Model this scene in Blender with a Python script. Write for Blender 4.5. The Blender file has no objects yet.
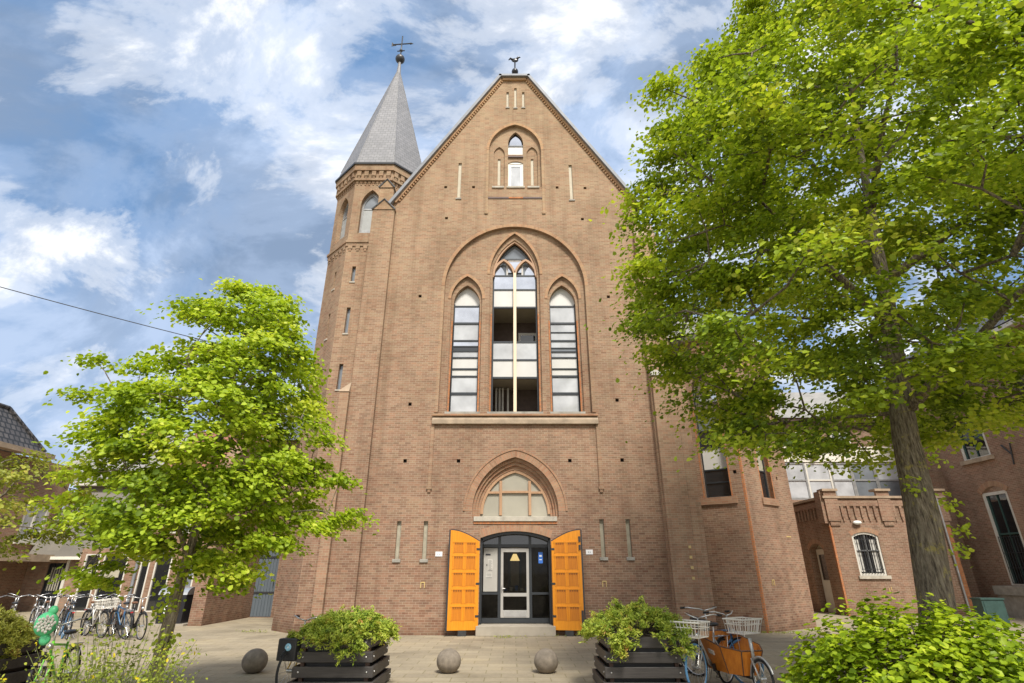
import bpy, math, random
import numpy as np
from mathutils import Vector, Matrix
from mathutils.geometry import tessellate_polygon
random.seed(7); RNG = np.random.default_rng(7)
R = math.radians; PI = math.pi
scene = bpy.context.scene
COL = scene.collection

# ------------------------------------------------------------------ camera
cam_d = bpy.data.cameras.new('camera'); cam = bpy.data.objects.new('camera', cam_d); COL.objects.link(cam)
cam.location = (0, 0, 1.8); cam.rotation_euler = (R(90 + 23), 0, 0)
cam_d.sensor_width = 36; cam_d.lens = 36 * 540 / 1024.0
cam_d.clip_end = 2000; cam_d.clip_start = 0.1
scene.camera = cam
scene.render.resolution_x = 1024; scene.render.resolution_y = 683
scene.view_settings.view_transform = 'Standard'; scene.view_settings.look = 'None'
scene.view_settings.gamma = 1; scene.view_settings.use_curve_mapping = False
scene.view_settings.exposure = 0.85

# ------------------------------------------------------------------ world
SUN_EL, SUN_AZ = 52, 164       # azimuth clockwise from +Y (the sun stands behind and right of the camera)
w = bpy.data.worlds.new('World'); scene.world = w; w.use_nodes = True
nt = w.node_tree; nt.nodes.clear(); N = nt.nodes.new; L = nt.links.new
out = N('ShaderNodeOutputWorld'); bg = N('ShaderNodeBackground'); bg.inputs['Strength'].default_value = 0.12
sky = N('ShaderNodeTexSky'); sky.sky_type = 'NISHITA'; sky.sun_disc = False
sky.sun_elevation = R(SUN_EL); sky.sun_rotation = R(SUN_AZ)
tc = N('ShaderNodeTexCoord'); sep = N('ShaderNodeSeparateXYZ'); L(tc.outputs['Generated'], sep.inputs[0])
def wm(op, a, b=None, c=None):
    n = N('ShaderNodeMath'); n.operation = op
    for i, v in enumerate((a, b, c)):
        if v is None: continue
        if isinstance(v, (int, float)): n.inputs[i].default_value = v
        else: L(v, n.inputs[i])
    return n.outputs[0]
den = wm('ADD', wm('MAXIMUM', sep.outputs[2], 0.0), 0.65)
cx = wm('DIVIDE', sep.outputs[0], den); cy = wm('DIVIDE', sep.outputs[1], den)
comb = N('ShaderNodeCombineXYZ'); L(cx, comb.inputs[0]); L(cy, comb.inputs[1])
mp = N('ShaderNodeMapping'); mp.inputs['Rotation'].default_value = (0, 0, R(40)); mp.inputs['Scale'].default_value = (0.9, 1.3, 1); mp.inputs['Location'].default_value = (3.1, 1.7, 0)
L(comb.outputs[0], mp.inputs[0])
def wnoise(scale, detail, rough, dist, loc=(0, 0, 0)):
    m2 = N('ShaderNodeMapping'); m2.inputs['Location'].default_value = loc; L(mp.outputs[0], m2.inputs[0])
    n = N('ShaderNodeTexNoise'); n.inputs['Scale'].default_value = scale; n.inputs['Detail'].default_value = detail
    n.inputs['Roughness'].default_value = rough; n.inputs['Distortion'].default_value = dist; L(m2.outputs[0], n.inputs['Vector'])
    return n.outputs['Fac']
def wramp(f, stops):
    r = N('ShaderNodeValToRGB'); r.color_ramp.interpolation = 'EASE'
    e = r.color_ramp.elements
    while len(e) > 1: e.remove(e[-1])
    e[0].position, e[0].color = stops[0][0], (*stops[0][1], 1)
    for p, c in stops[1:]:
        x = e.new(p); x.color = (*c, 1)
    L(f, r.inputs[0]); return r.outputs[0]
def wmix(f, a, b):
    m = N('ShaderNodeMix'); m.data_type = 'RGBA'; L(f, m.inputs[0])
    for i, v in ((6, a), (7, b)):
        if isinstance(v, tuple): m.inputs[i].default_value = (*v, 1)
        else: L(v, m.inputs[i])
    return m.outputs[2]
WHITE = [(-0.26, 0.48, .16, .20, .07, -.9), (-0.41, 0.50, .12, .10), (-0.43, 0.39, .2, .10), (0.09, 0.47, .13, .22), (-0.62, 0.62, .08, .16), (-0.44, 0.60, .13, -.2), (-0.49, 0.55, .12, -.10), (-0.08, 0.45, .10, -.12), (0.19, 0.42, .07, -.2), (-0.29, 0.70, .12, -.05), (-0.67, 0.74, .2, .04), (-0.54, 0.44, .12, -.12)]
COVER = [(-0.45, 0.61, .13, -.13), (-0.54, 0.44, .15, -.10), (-0.06, 0.43, .10, -.1), (0.20, 0.42, .07, -.14), (0.11, 0.49, .16, .2), (-0.68, 0.76, .25, .16), (-0.26, 0.49, .13, .16), (-0.33, 0.75, .12, .06), (-0.29, 0.38, .1, -.05)]
CL_BLUE = (.80, 1.58, 2.9); CL_GREY = (1.3, 1.75, 2.5); CL_LITE = (2.5, 3.15, 4.3); CL_WHITE = (5.2, 5.3, 5.5); CL_BACK_FILL = (7.2, 7.0, 6.8)
def blob(x, y, sx, wgt, sy=None, rot=0):
    """a soft patch of thicker or thinner cloud round a point of the cloud sheet"""
    dx = wm('SUBTRACT', cx, x); dy = wm('SUBTRACT', cy, y); c_, s_ = math.cos(rot), math.sin(rot)
    a_ = wm('DIVIDE', wm('ADD', wm('MULTIPLY', dx, c_), wm('MULTIPLY', dy, s_)), sx)
    b_ = wm('DIVIDE', wm('SUBTRACT', wm('MULTIPLY', dy, c_), wm('MULTIPLY', dx, s_)), sy or sx)
    q = wm('ADD', wm('MULTIPLY', a_, a_), wm('MULTIPLY', b_, b_))
    return wm('MULTIPLY', wm('EXPONENT', wm('MULTIPLY', q, -1.0)), wgt)
def wmul(a_, k_): return wm('MULTIPLY', a_, k_)
def total(*t):
    r = t[0]
    for x in t[1:]: r = wm('ADD', r, x)
    return r
# white tops: broad streaks of bright cloud
white = total(wmul(wnoise(5.2, 9, 0.62, 0.35, (4.4, 2.2, 1)), 1.25), -0.12, *[wm('MULTIPLY', blob(*b_), 0.62) for b_ in WHITE])
cover = total(wmul(wnoise(4.2, 9, 0.60, 0.4), 1.3), -0.15, *[wm('MULTIPLY', blob(*b_), 0.75) for b_ in COVER])
f1 = wramp(cover, [(0.38, (0, 0, 0)), (0.52, (.35, .35, .35)), (0.70, (1, 1, 1))])
f2 = wramp(white, [(0.47, (0, 0, 0)), (0.56, (.35, .35, .35)), (0.72, (1, 1, 1))])
f3 = wramp(wnoise(2.4, 6, 0.6, 0.5, (9, 5, 2)), [(0.38, (0, 0, 0)), (0.62, (1, 1, 1))])
base = wmix(f3, CL_BLUE, CL_GREY)
skyb = N('ShaderNodeMix'); skyb.data_type = 'RGBA'; skyb.inputs[0].default_value = 0.85; L(sky.outputs[0], skyb.inputs[6]); L(base, skyb.inputs[7])
c1 = wmix(f1, skyb.outputs[2], CL_LITE)
c2 = wmix(f2, c1, CL_WHITE)
hz = wm('SUBTRACT', 1.0, wm('MULTIPLY', wm('MAXIMUM', sep.outputs[2], 0.0), 3.0)); hz = wm('MAXIMUM', hz, 0.0)
# out of view behind the camera: pale sky added and brightened as fill light
bk = wm('MULTIPLY', wm('MAXIMUM', wm('MULTIPLY', sep.outputs[1], -1.0), 0.0), 0.75)
c3 = wmix(bk, wmix(wm('MULTIPLY', hz, 0.5), c2, CL_LITE), CL_BACK_FILL)
L(c3, bg.inputs['Color']); L(bg.outputs[0], out.inputs[0])
sun_d = bpy.data.lights.new('sun', 'SUN'); sun = bpy.data.objects.new('sun', sun_d); COL.objects.link(sun)
sun_d.energy = 3.0; sun_d.angle = R(14); sun_d.color = (1, 0.95, 0.87)
sd = Vector((math.sin(R(SUN_AZ)) * math.cos(R(SUN_EL)), math.cos(R(SUN_AZ)) * math.cos(R(SUN_EL)), math.sin(R(SUN_EL))))
sun.rotation_euler = sd.to_track_quat('Z', 'Y').to_euler(); sun.location = (10, -10, 30)

# ------------------------------------------------------------------ materials
M = {}
def newmat(name):
    m = bpy.data.materials.new(name); m.use_nodes = True; M[name] = m
    return m, m.node_tree, m.node_tree.nodes['Principled BSDF']
def nd(nt, t, **kw):
    n = nt.nodes.new(t)
    for k, v in kw.items(): n.inputs[k].default_value = v
    return n
def ramp(nt, fac, stops, interp='LINEAR'):
    r = nt.nodes.new('ShaderNodeValToRGB'); e = r.color_ramp.elements; r.color_ramp.interpolation = interp
    while len(e) > 1: e.remove(e[-1])
    e[0].position, e[0].color = stops[0][0], (*stops[0][1], 1)
    for p, c in stops[1:]:
        x = e.new(p); x.color = (*c, 1)
    nt.links.new(fac, r.inputs[0]); return r.outputs[0]
def mixc(nt, f, a, b, mode='MIX'):
    m = nt.nodes.new('ShaderNodeMix'); m.data_type = 'RGBA'; m.blend_type = mode
    if isinstance(f, (int, float)): m.inputs[0].default_value = f
    else: nt.links.new(f, m.inputs[0])
    for i, v in ((6, a), (7, b)):
        if isinstance(v, tuple): m.inputs[i].default_value = (*v, 1)
        else: nt.links.new(v, m.inputs[i])
    return m.outputs[2]
def noise(nt, vec, scale, detail=4, rough=.55):
    n = nd(nt, 'ShaderNodeTexNoise', Scale=scale, Detail=detail, Roughness=rough)
    if vec is not None: nt.links.new(vec, n.inputs['Vector'])
    return n.outputs['Fac']
def bump(nt, p, h, strength=.3, dist=.01):
    b = nd(nt, 'ShaderNodeBump', Strength=strength, Distance=dist)
    nt.links.new(h, b.inputs['Height']); nt.links.new(b.outputs[0], p.inputs['Normal'])
def plain(name, col, rough=.6, metal=0, var=.18, scale=6, bmp=.15, spec=.5):
    m, t, p = newmat(name)
    g = t.nodes.new('ShaderNodeNewGeometry')
    f = noise(t, g.outputs['Position'], scale, 5)
    lo = tuple(c * (1 - var) for c in col); hi = tuple(min(1, c * (1 + var)) for c in col)
    t.links.new(ramp(t, f, [(.3, lo), (.7, hi)]), p.inputs['Base Color'])
    p.inputs['Roughness'].default_value = rough; p.inputs['Metallic'].default_value = metal
    p.inputs['Specular IOR Level'].default_value = spec
    if bmp: bump(t, p, noise(t, g.outputs['Position'], scale * 8, 4), bmp, .005)
    return m
def brick(name, c1, c2, mortar, up=None, bw=.205, rh=.070, ms=.008, stain=.6, z0=0, z1=22, off=.5, hue=.45):
    """brick bond on metric UVs; up = the pair of colours the brick has high on the wall"""
    m, t, p = newmat(name)
    uv = t.nodes.new('ShaderNodeUVMap'); uv.uv_map = 'UVMap'
    g = t.nodes.new('ShaderNodeNewGeometry')
    b = nd(t, 'ShaderNodeTexBrick', Scale=1.0)
    b.offset = off; b.inputs['Brick Width'].default_value = bw; b.inputs['Row Height'].default_value = rh
    b.inputs['Mortar Size'].default_value = ms; b.inputs['Mortar Smooth'].default_value = .3; b.inputs['Bias'].default_value = -.1
    t.links.new(uv.outputs[0], b.inputs['Vector'])
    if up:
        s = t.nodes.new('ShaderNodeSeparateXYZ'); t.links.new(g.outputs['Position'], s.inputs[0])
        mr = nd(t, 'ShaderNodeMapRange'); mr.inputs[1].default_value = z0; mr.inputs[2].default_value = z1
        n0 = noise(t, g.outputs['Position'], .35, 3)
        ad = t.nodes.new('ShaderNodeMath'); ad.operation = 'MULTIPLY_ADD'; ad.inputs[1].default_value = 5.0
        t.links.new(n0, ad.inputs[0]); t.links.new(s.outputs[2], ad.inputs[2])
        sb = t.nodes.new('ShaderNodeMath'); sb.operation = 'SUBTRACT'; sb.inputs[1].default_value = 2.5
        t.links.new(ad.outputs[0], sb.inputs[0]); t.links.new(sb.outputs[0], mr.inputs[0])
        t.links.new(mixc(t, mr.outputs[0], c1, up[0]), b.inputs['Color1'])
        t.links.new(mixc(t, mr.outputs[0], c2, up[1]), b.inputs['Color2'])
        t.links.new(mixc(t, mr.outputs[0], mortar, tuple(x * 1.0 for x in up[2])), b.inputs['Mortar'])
    else:
        b.inputs['Color1'].default_value = (*c1, 1); b.inputs['Color2'].default_value = (*c2, 1); b.inputs['Mortar'].default_value = (*mortar, 1)
    col = b.outputs['Color']
    # single bricks darker or lighter
    vn = t.nodes.new('ShaderNodeMapping'); vn.inputs['Scale'].default_value = (1 / bw, 1 / rh, 1); t.links.new(uv.outputs[0], vn.inputs[0])
    wn = nd(t, 'ShaderNodeTexWhiteNoise'); fl_ = t.nodes.new('ShaderNodeVectorMath'); fl_.operation = 'FLOOR'; t.links.new(vn.outputs[0], fl_.inputs[0]); t.links.new(fl_.outputs[0], wn.inputs['Vector'])
    col = mixc(t, .5, col, ramp(t, wn.outputs['Value'], [(.0, (.70, .66, .64)), (.3, (.95, .94, .93)), (1, (1.06, 1.05, 1.02))]), 'MULTIPLY')
    vh = t.nodes.new('ShaderNodeVectorMath'); vh.operation = 'ADD'; vh.inputs[1].default_value = (17.3, 5.1, 2.2); t.links.new(fl_.outputs[0], vh.inputs[0])
    wh = nd(t, 'ShaderNodeTexWhiteNoise'); t.links.new(vh.outputs[0], wh.inputs['Vector'])
    col = mixc(t, hue, col, ramp(t, wh.outputs['Value'], [(0, (1.05, .86, .78)), (.45, (1, 1, 1)), (1, (1.02, 1.12, 1.06))]), 'MULTIPLY')
    f = noise(t, g.outputs['Position'], .55, 6, .6)
    col = mixc(t, stain, col, ramp(t, f, [(.3, (.62, .58, .55)), (.55, (1, 1, 1)), (.75, (1, .97, .92))]), 'MULTIPLY')
    st = t.nodes.new('ShaderNodeMapping'); st.inputs['Scale'].default_value = (2.2, 2.2, .18); t.links.new(g.outputs['Position'], st.inputs[0])
    f2 = noise(t, st.outputs[0], 1.0, 5, .6)
    col = mixc(t, stain * .8, col, ramp(t, f2, [(.30, (.58, .54, .50)), (.52, (1, 1, 1)), (.75, (1.05, 1.04, 1.0))]), 'MULTIPLY')
    sz = t.nodes.new('ShaderNodeSeparateXYZ'); t.links.new(g.outputs['Position'], sz.inputs[0])
    dm = t.nodes.new('ShaderNodeMath'); dm.operation = 'MULTIPLY_ADD'; dm.inputs[1].default_value = 1.1; t.links.new(noise(t, g.outputs['Position'], 1.4, 5, .65), dm.inputs[0]); t.links.new(sz.outputs[2], dm.inputs[2])
    col = mixc(t, .8, col, ramp(t, dm.outputs[0], [(.45, (.60, .58, .54)), (.95, (1, 1, 1))]), 'MULTIPLY')
    t.links.new(col, p.inputs['Base Color']); p.inputs['Roughness'].default_value = .9; p.inputs['Specular IOR Level'].default_value = .2
    bump(t, p, b.outputs['Fac'], -.35, .006)
    return m
def slate(name, c1, c2, bw=.22, rh=.16, ms=.012, dark=(.05, .05, .05), bs=.6):
    m, t, p = newmat(name)
    uv = t.nodes.new('ShaderNodeUVMap'); uv.uv_map = 'UVMap'
    b = nd(t, 'ShaderNodeTexBrick', Scale=1.0); b.inputs['Brick Width'].default_value = bw; b.inputs['Row Height'].default_value = rh
    b.inputs['Mortar Size'].default_value = ms; b.inputs['Color1'].default_value = (*c1, 1); b.inputs['Color2'].default_value = (*c2, 1); b.inputs['Mortar'].default_value = (*dark, 1)
    t.links.new(uv.outputs[0], b.inputs['Vector'])
    g = t.nodes.new('ShaderNodeNewGeometry'); f = noise(t, g.outputs['Position'], 1.2, 5)
    t.links.new(mixc(t, .5, b.outputs['Color'], ramp(t, f, [(.3, (.75, .75, .72)), (.65, (1, 1, 1))]), 'MULTIPLY'), p.inputs['Base Color'])
    p.inputs['Roughness'].default_value = .55; bump(t, p, b.outputs['Fac'], -bs, .02)
    return m
def wood(name, c1, c2, rough=.5, scale=(18, 18, 1.2)):
    m, t, p = newmat(name)
    g = t.nodes.new('ShaderNodeNewGeometry'); mp_ = t.nodes.new('ShaderNodeMapping'); mp_.inputs['Scale'].default_value = scale
    t.links.new(g.outputs['Position'], mp_.inputs[0]); f = noise(t, mp_.outputs[0], 1.5, 6, .65)
    t.links.new(ramp(t, f, [(.3, c1), (.7, c2)]), p.inputs['Base Color']); p.inputs['Roughness'].default_value = rough
    bump(t, p, f, .25, .004); return m
def leafmat(name, cols, trans=.35, rough=.5):
    m, t, p = newmat(name)
    a = t.nodes.new('ShaderNodeAttribute'); a.attribute_name = 'tint'
    c = ramp(t, a.outputs['Fac'], cols)
    t.links.new(c, p.inputs['Base Color']); p.inputs['Roughness'].default_value = rough; p.inputs['Specular IOR Level'].default_value = .3
    tr = t.nodes.new('ShaderNodeBsdfTranslucent')
    t.links.new(mixc(t, 1.0, c, (1.15, 1.15, .6), 'MULTIPLY'), tr.inputs[0])
    mx = t.nodes.new('ShaderNodeMixShader'); mx.inputs[0].default_value = trans
    o = t.nodes['Material Output']; t.links.new(p.outputs[0], mx.inputs[1]); t.links.new(tr.outputs[0], mx.inputs[2]); t.links.new(mx.outputs[0], o.inputs[0])
    return m
def pane(name, col, rough=.04, metal=.0, coat=0, var=.3):
    m, t, p = newmat(name)
    g = t.nodes.new('ShaderNodeNewGeometry'); f = noise(t, g.outputs['Position'], 1.3, 3)
    t.links.new(ramp(t, f, [(.3, tuple(c * (1 - var) for c in col)), (.7, col)]), p.inputs['Base Color'])
    p.inputs['Roughness'].default_value = rough; p.inputs['Metallic'].default_value = metal
    p.inputs['Coat Weight'].default_value = coat; p.inputs['Coat Roughness'].default_value = .02
    n2 = noise(t, g.outputs['Position'], 2.5, 2); bump(t, p, n2, .08, .05)
    return m

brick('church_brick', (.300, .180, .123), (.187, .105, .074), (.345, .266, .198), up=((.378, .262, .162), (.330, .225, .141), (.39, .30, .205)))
brick('church_brick_pale', (.33, .20, .135), (.245, .148, .10), (.33, .255, .185), up=((.42, .29, .17), (.37, .25, .148), (.41, .315, .21)))
brick('arch_brick', (.36, .20, .13), (.27, .15, .10), (.30, .23, .17), up=((.48, .30, .165), (.39, .24, .13), (.42, .3, .19)), bw=.24, rh=.078, stain=.3)
brick('orange_brick', (.50, .20, .085), (.38, .145, .06), (.30, .20, .13), bw=.12, rh=.078, stain=.3)
brick('annex_brick', (.28, .172, .118), (.20, .12, .082), (.36, .28, .21))
brick('house_brick', (.30, .185, .128), (.22, .132, .09), (.36, .27, .2))
brick('pale_house_brick', (.36, .235, .165), (.28, .175, .125), (.3, .25, .2))
brick('chimney_brick', (.42, .26, .17), (.36, .2, .12), (.3, .25, .2))
slate('spire_slate', (.245, .24, .245), (.20, .198, .205), bw=.24, rh=.18, ms=.010, dark=(.12, .12, .12))
slate('roof_slate', (.14, .145, .15), (.10, .105, .11))
slate('black_tile', (.10, .09, .085), (.065, .06, .06), bw=.3, rh=.33, ms=.05, dark=(.02, .02, .02), bs=1)
slate('red_tile', (.30, .12, .06), (.22, .085, .045), bw=.25, rh=.3, ms=.03, dark=(.1, .04, .02), bs=1)
slate('bitumen_tile', (.19, .17, .14), (.155, .14, .12), bw=.6, rh=.45, ms=.004, dark=(.14, .13, .11), bs=.2)
slate('grey_roof', (.31, .29, .26), (.26, .245, .22), bw=.5, rh=.35, ms=.008, dark=(.18, .17, .15), bs=.3)
plain('stone', (.42, .38, .31), .85, var=.2, scale=4)
plain('coping_brick', (.34, .25, .17), .85, var=.2, scale=3)
plain('sill_stone', (.34, .26, .18), .85, var=.25, scale=3)
plain('grey_stone', (.30, .28, .24), .85, var=.25, scale=4)
plain('step_stone', (.33, .29, .23), .85, var=.12, scale=3)
plain('cream', (.50, .45, .34), .7, var=.08, scale=5)
plain('panel_white', (.57, .555, .52), .45, var=.04, scale=2, bmp=.03)
plain('white_paint', (.60, .57, .50), .5, var=.07, scale=3, bmp=.05)
plain('cladding', (.74, .70, .60), .6, var=.07, scale=3)
plain('zinc', (.21, .22, .235), .6, metal=.1, var=.15, scale=3)
plain('dark_metal', (.035, .036, .038), .4, var=.2, bmp=.05)
plain('anthracite', (.028, .032, .036), .35, var=.1, bmp=.03)
plain('light_metal', (.40, .38, .35), .45, metal=.1, var=.06, bmp=.03)
plain('steel', (.62, .61, .59), .3, metal=.85, var=.1, bmp=.03)
plain('black_rubber', (.018, .018, .018), .8, var=.2)
plain('black_plastic', (.02, .02, .022), .45, var=.15, bmp=.04)
plain('slot_fill', (.36, .33, .25), .8, var=.2, scale=5)
plain('dark_void', (.012, .012, .012), .9, bmp=0)
plain('loggia_ceiling', (.36, .32, .24), .8, var=.06, bmp=0)
plain('loggia_wall', (.10, .07, .055), .8, var=.2)
plain('lobby_wall', (.20, .16, .12), .8, var=.3)
plain('curtain', (.52, .50, .45), .8, var=.12)
plain('belfry_board', (.33, .34, .33), .6, var=.1)
plain('tympanum', (.34, .315, .25), .75, var=.10, scale=1.5)
wood('tracery_wood', (.34, .19, .10), (.46, .28, .16), .6)
wood('mullion_cream', (.72, .56, .38), (.80, .65, .46), .6)
wood('orange_wood', (.60, .205, .004), (.76, .29, .012), .38, (25, 25, 1.5))
wood('orange_wood_shaded', (.44, .135, .004), (.60, .205, .009), .4, (25, 25, 1.5))  # same orange wood, with the panel recess shade put into its colour
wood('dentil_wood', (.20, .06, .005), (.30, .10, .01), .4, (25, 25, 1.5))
wood('grey_door', (.085, .105, .125), (.13, .155, .175), .6, (30, 30, 1))
wood('planter_wood', (.030, .026, .024), (.060, .053, .048), .55, (1.5, 14, 22))
wood('cargo_wood', (.42, .12, .012), (.64, .23, .025), .45, (14, 5, 3))
wood('dark_wood', (.06, .03, .02), (.11, .06, .04), .6)
plain('soil', (.05, .035, .022), .95)
plain('bollard_stone', (.20, .165, .125), .85, var=.3, scale=9, bmp=.5)
plain('green_metal', (.035, .075, .065), .5, var=.15)
plain('bin_black', (.022, .022, .026), .35, var=.1)
plain('yellow_mark', (.52, .38, .16), .5)
plain('plate_white', (.82, .82, .82), .4, var=.02, bmp=0)
plain('notice_shaded', (.40, .38, .34), .6, var=.05)  # white board greyed: the shade of the entrance is in its colour
plain('faded_ink', (.42, .42, .43), .6, bmp=0)
plain('ink', (.03, .03, .04), .6, bmp=0)
plain('pale_blue', (.25, .48, .62), .5, bmp=0)
plain('poster_blue', (.04, .16, .55), .5, bmp=0)
plain('tyre_blue', (.10, .26, .46), .7)
plain('bike_green', (.18, .58, .05), .35, var=.06, bmp=0)
plain('balloon_green', (.12, .62, .28), .4, var=.1, bmp=0)
plain('bike_yellow', (.80, .48, .03), .35, bmp=0)
plain('bike_blue', (.05, .13, .25), .35, bmp=0)
plain('bike_black', (.02, .02, .022), .3, bmp=0)
plain('bike_grey', (.35, .35, .34), .35, metal=.4, bmp=0)
plain('bike_red', (.45, .03, .03), .35, bmp=0)
plain('bike_white', (.62, .60, .55), .35, bmp=0)
plain('saddle_brown', (.16, .07, .03), .6)
plain('basket_cream', (.74, .70, .62), .5, var=.05, bmp=0)
plain('cable', (.02, .02, .02), .6, bmp=0)
pane('glass_dark', (.02, .022, .024), coat=1)
pane('glass_sky', (.70, .72, .76), .05, metal=.9)
pane('glass_white', (.54, .55, .56), .12, coat=1, var=.35)
pane('glass_grey', (.20, .22, .24), coat=1)
m_, t_, p_ = newmat('glass_lobby'); p_.inputs['Base Color'].default_value = (.01, .01, .01, 1); p_.inputs['Roughness'].default_value = .03
tr_ = t_.nodes.new('ShaderNodeBsdfTransparent'); tr_.inputs[0].default_value = (.8, .8, .77, 1); mx_ = t_.nodes.new('ShaderNodeMixShader'); mx_.inputs[0].default_value = .78
t_.links.new(p_.outputs[0], mx_.inputs[1]); t_.links.new(tr_.outputs[0], mx_.inputs[2]); t_.links.new(mx_.outputs[0], t_.nodes['Material Output'].inputs[0])
m_, t_, p_ = newmat('lamp_glow'); p_.inputs['Emission Color'].default_value = (1, .72, .3, 1); p_.inputs['Emission Strength'].default_value = 1.2
pane('lamp_glass', (.8, .8, .76), .3)
leafmat('lime_leaf', [(0, (.10, .155, .014)), (.4, (.26, .355, .024)), (.75, (.42, .52, .04)), (1, (.56, .60, .07))], .42)
leafmat('young_leaf', [(0, (.12, .19, .014)), (.4, (.31, .42, .026)), (.75, (.46, .57, .045)), (1, (.60, .64, .08))], .45)
leafmat('bush_leaf', [(0, (.06, .11, .006)), (.4, (.22, .32, .012)), (.75, (.42, .52, .025)), (1, (.60, .64, .06))], .4)
leafmat('juniper_leaf', [(0, (.10, .18, .025)), (.4, (.29, .38, .045)), (.8, (.50, .55, .08)), (.93, (.42, .36, .06)), (1, (.42, .20, .06))], .3)
leafmat('dry_leaf', [(0, (.18, .15, .04)), (.4, (.42, .42, .07)), (.8, (.56, .58, .11)), (1, (.34, .20, .06))], .3)
leafmat('ornamental_leaf', [(0, (.14, .15, .03)), (.5, (.30, .33, .05)), (.9, (.42, .42, .07)), (1, (.46, .36, .08))], .4)
leafmat('weed_leaf', [(0, (.12, .18, .03)), (.6, (.34, .40, .06)), (.85, (.52, .52, .06)), (1, (.75, .60, .02))], .4)
def barkmat(name, ks):
    m, t, p = newmat(name)
    g = t.nodes.new('ShaderNodeTexCoord'); mp_ = t.nodes.new('ShaderNodeMapping'); mp_.inputs['Scale'].default_value = (26, 26, 3.5)
    t.links.new(g.outputs['Object'], mp_.inputs[0]); f = noise(t, mp_.outputs[0], 1.3, 7, .7)
    c = ramp(t, f, [(.34, tuple(c * ks for c in (.05, .037, .025))), (.48, tuple(c * ks for c in (.25, .20, .14))), (.66, tuple(c * ks for c in (.50, .43, .31)))])
    lich = ramp(t, noise(t, g.outputs['Object'], 5.5, 6, .7), [(.56, (0, 0, 0)), (.66, (.7, .7, .7))])
    t.links.new(mixc(t, lich, c, (.40, .34, .08)), p.inputs['Base Color']); p.inputs['Roughness'].default_value = .95
    vo = nd(t, 'ShaderNodeTexVoronoi', Scale=1.0); vm = t.nodes.new('ShaderNodeMapping'); vm.inputs['Scale'].default_value = (22, 22, 5); t.links.new(g.outputs['Object'], vm.inputs[0]); t.links.new(vm.outputs[0], vo.inputs['Vector'])
    ad = t.nodes.new('ShaderNodeMath'); ad.operation = 'ADD'; t.links.new(f, ad.inputs[0]); t.links.new(vo.outputs['Distance'], ad.inputs[1])
    bump(t, p, ad.outputs[0], 1.0, .05)
barkmat('bark', .62); barkmat('young_bark', .95)
def paving():
    m, t, p = newmat('paving')
    g = t.nodes.new('ShaderNodeNewGeometry')
    b = nd(t, 'ShaderNodeTexBrick', Scale=1.0); b.inputs['Brick Width'].default_value = .6; b.inputs['Row Height'].default_value = .4
    b.inputs['Mortar Size'].default_value = .012; b.inputs['Color1'].default_value = (.36, .305, .215, 1); b.inputs['Color2'].default_value = (.29, .245, .175, 1); b.inputs['Mortar'].default_value = (.24, .20, .12, 1)
    mp_ = t.nodes.new('ShaderNodeMapping'); mp_.inputs['Location'].default_value = (.2, .1, 0); t.links.new(g.outputs['Position'], mp_.inputs[0])
    t.links.new(mp_.outputs[0], b.inputs['Vector'])
    c = mixc(t, .75, b.outputs['Color'], ramp(t, noise(t, g.outputs['Position'], .5, 7, .65), [(.3, (.60, .59, .57)), (.5, (1, 1, 1)), (.72, (1.14, 1.10, 1.0))]), 'MULTIPLY')
    c = mixc(t, .5, c, ramp(t, noise(t, g.outputs['Position'], 14, 5, .7), [(.3, (.72, .72, .72)), (.6, (1.05, 1.05, 1.05))]), 'MULTIPLY')
    t.links.new(c, p.inputs['Base Color']); p.inputs['Roughness'].default_value = .9; p.inputs['Specular IOR Level'].default_value = .2
    bump(t, p, b.outputs['Fac'], -.3, .008)
paving()

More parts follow.
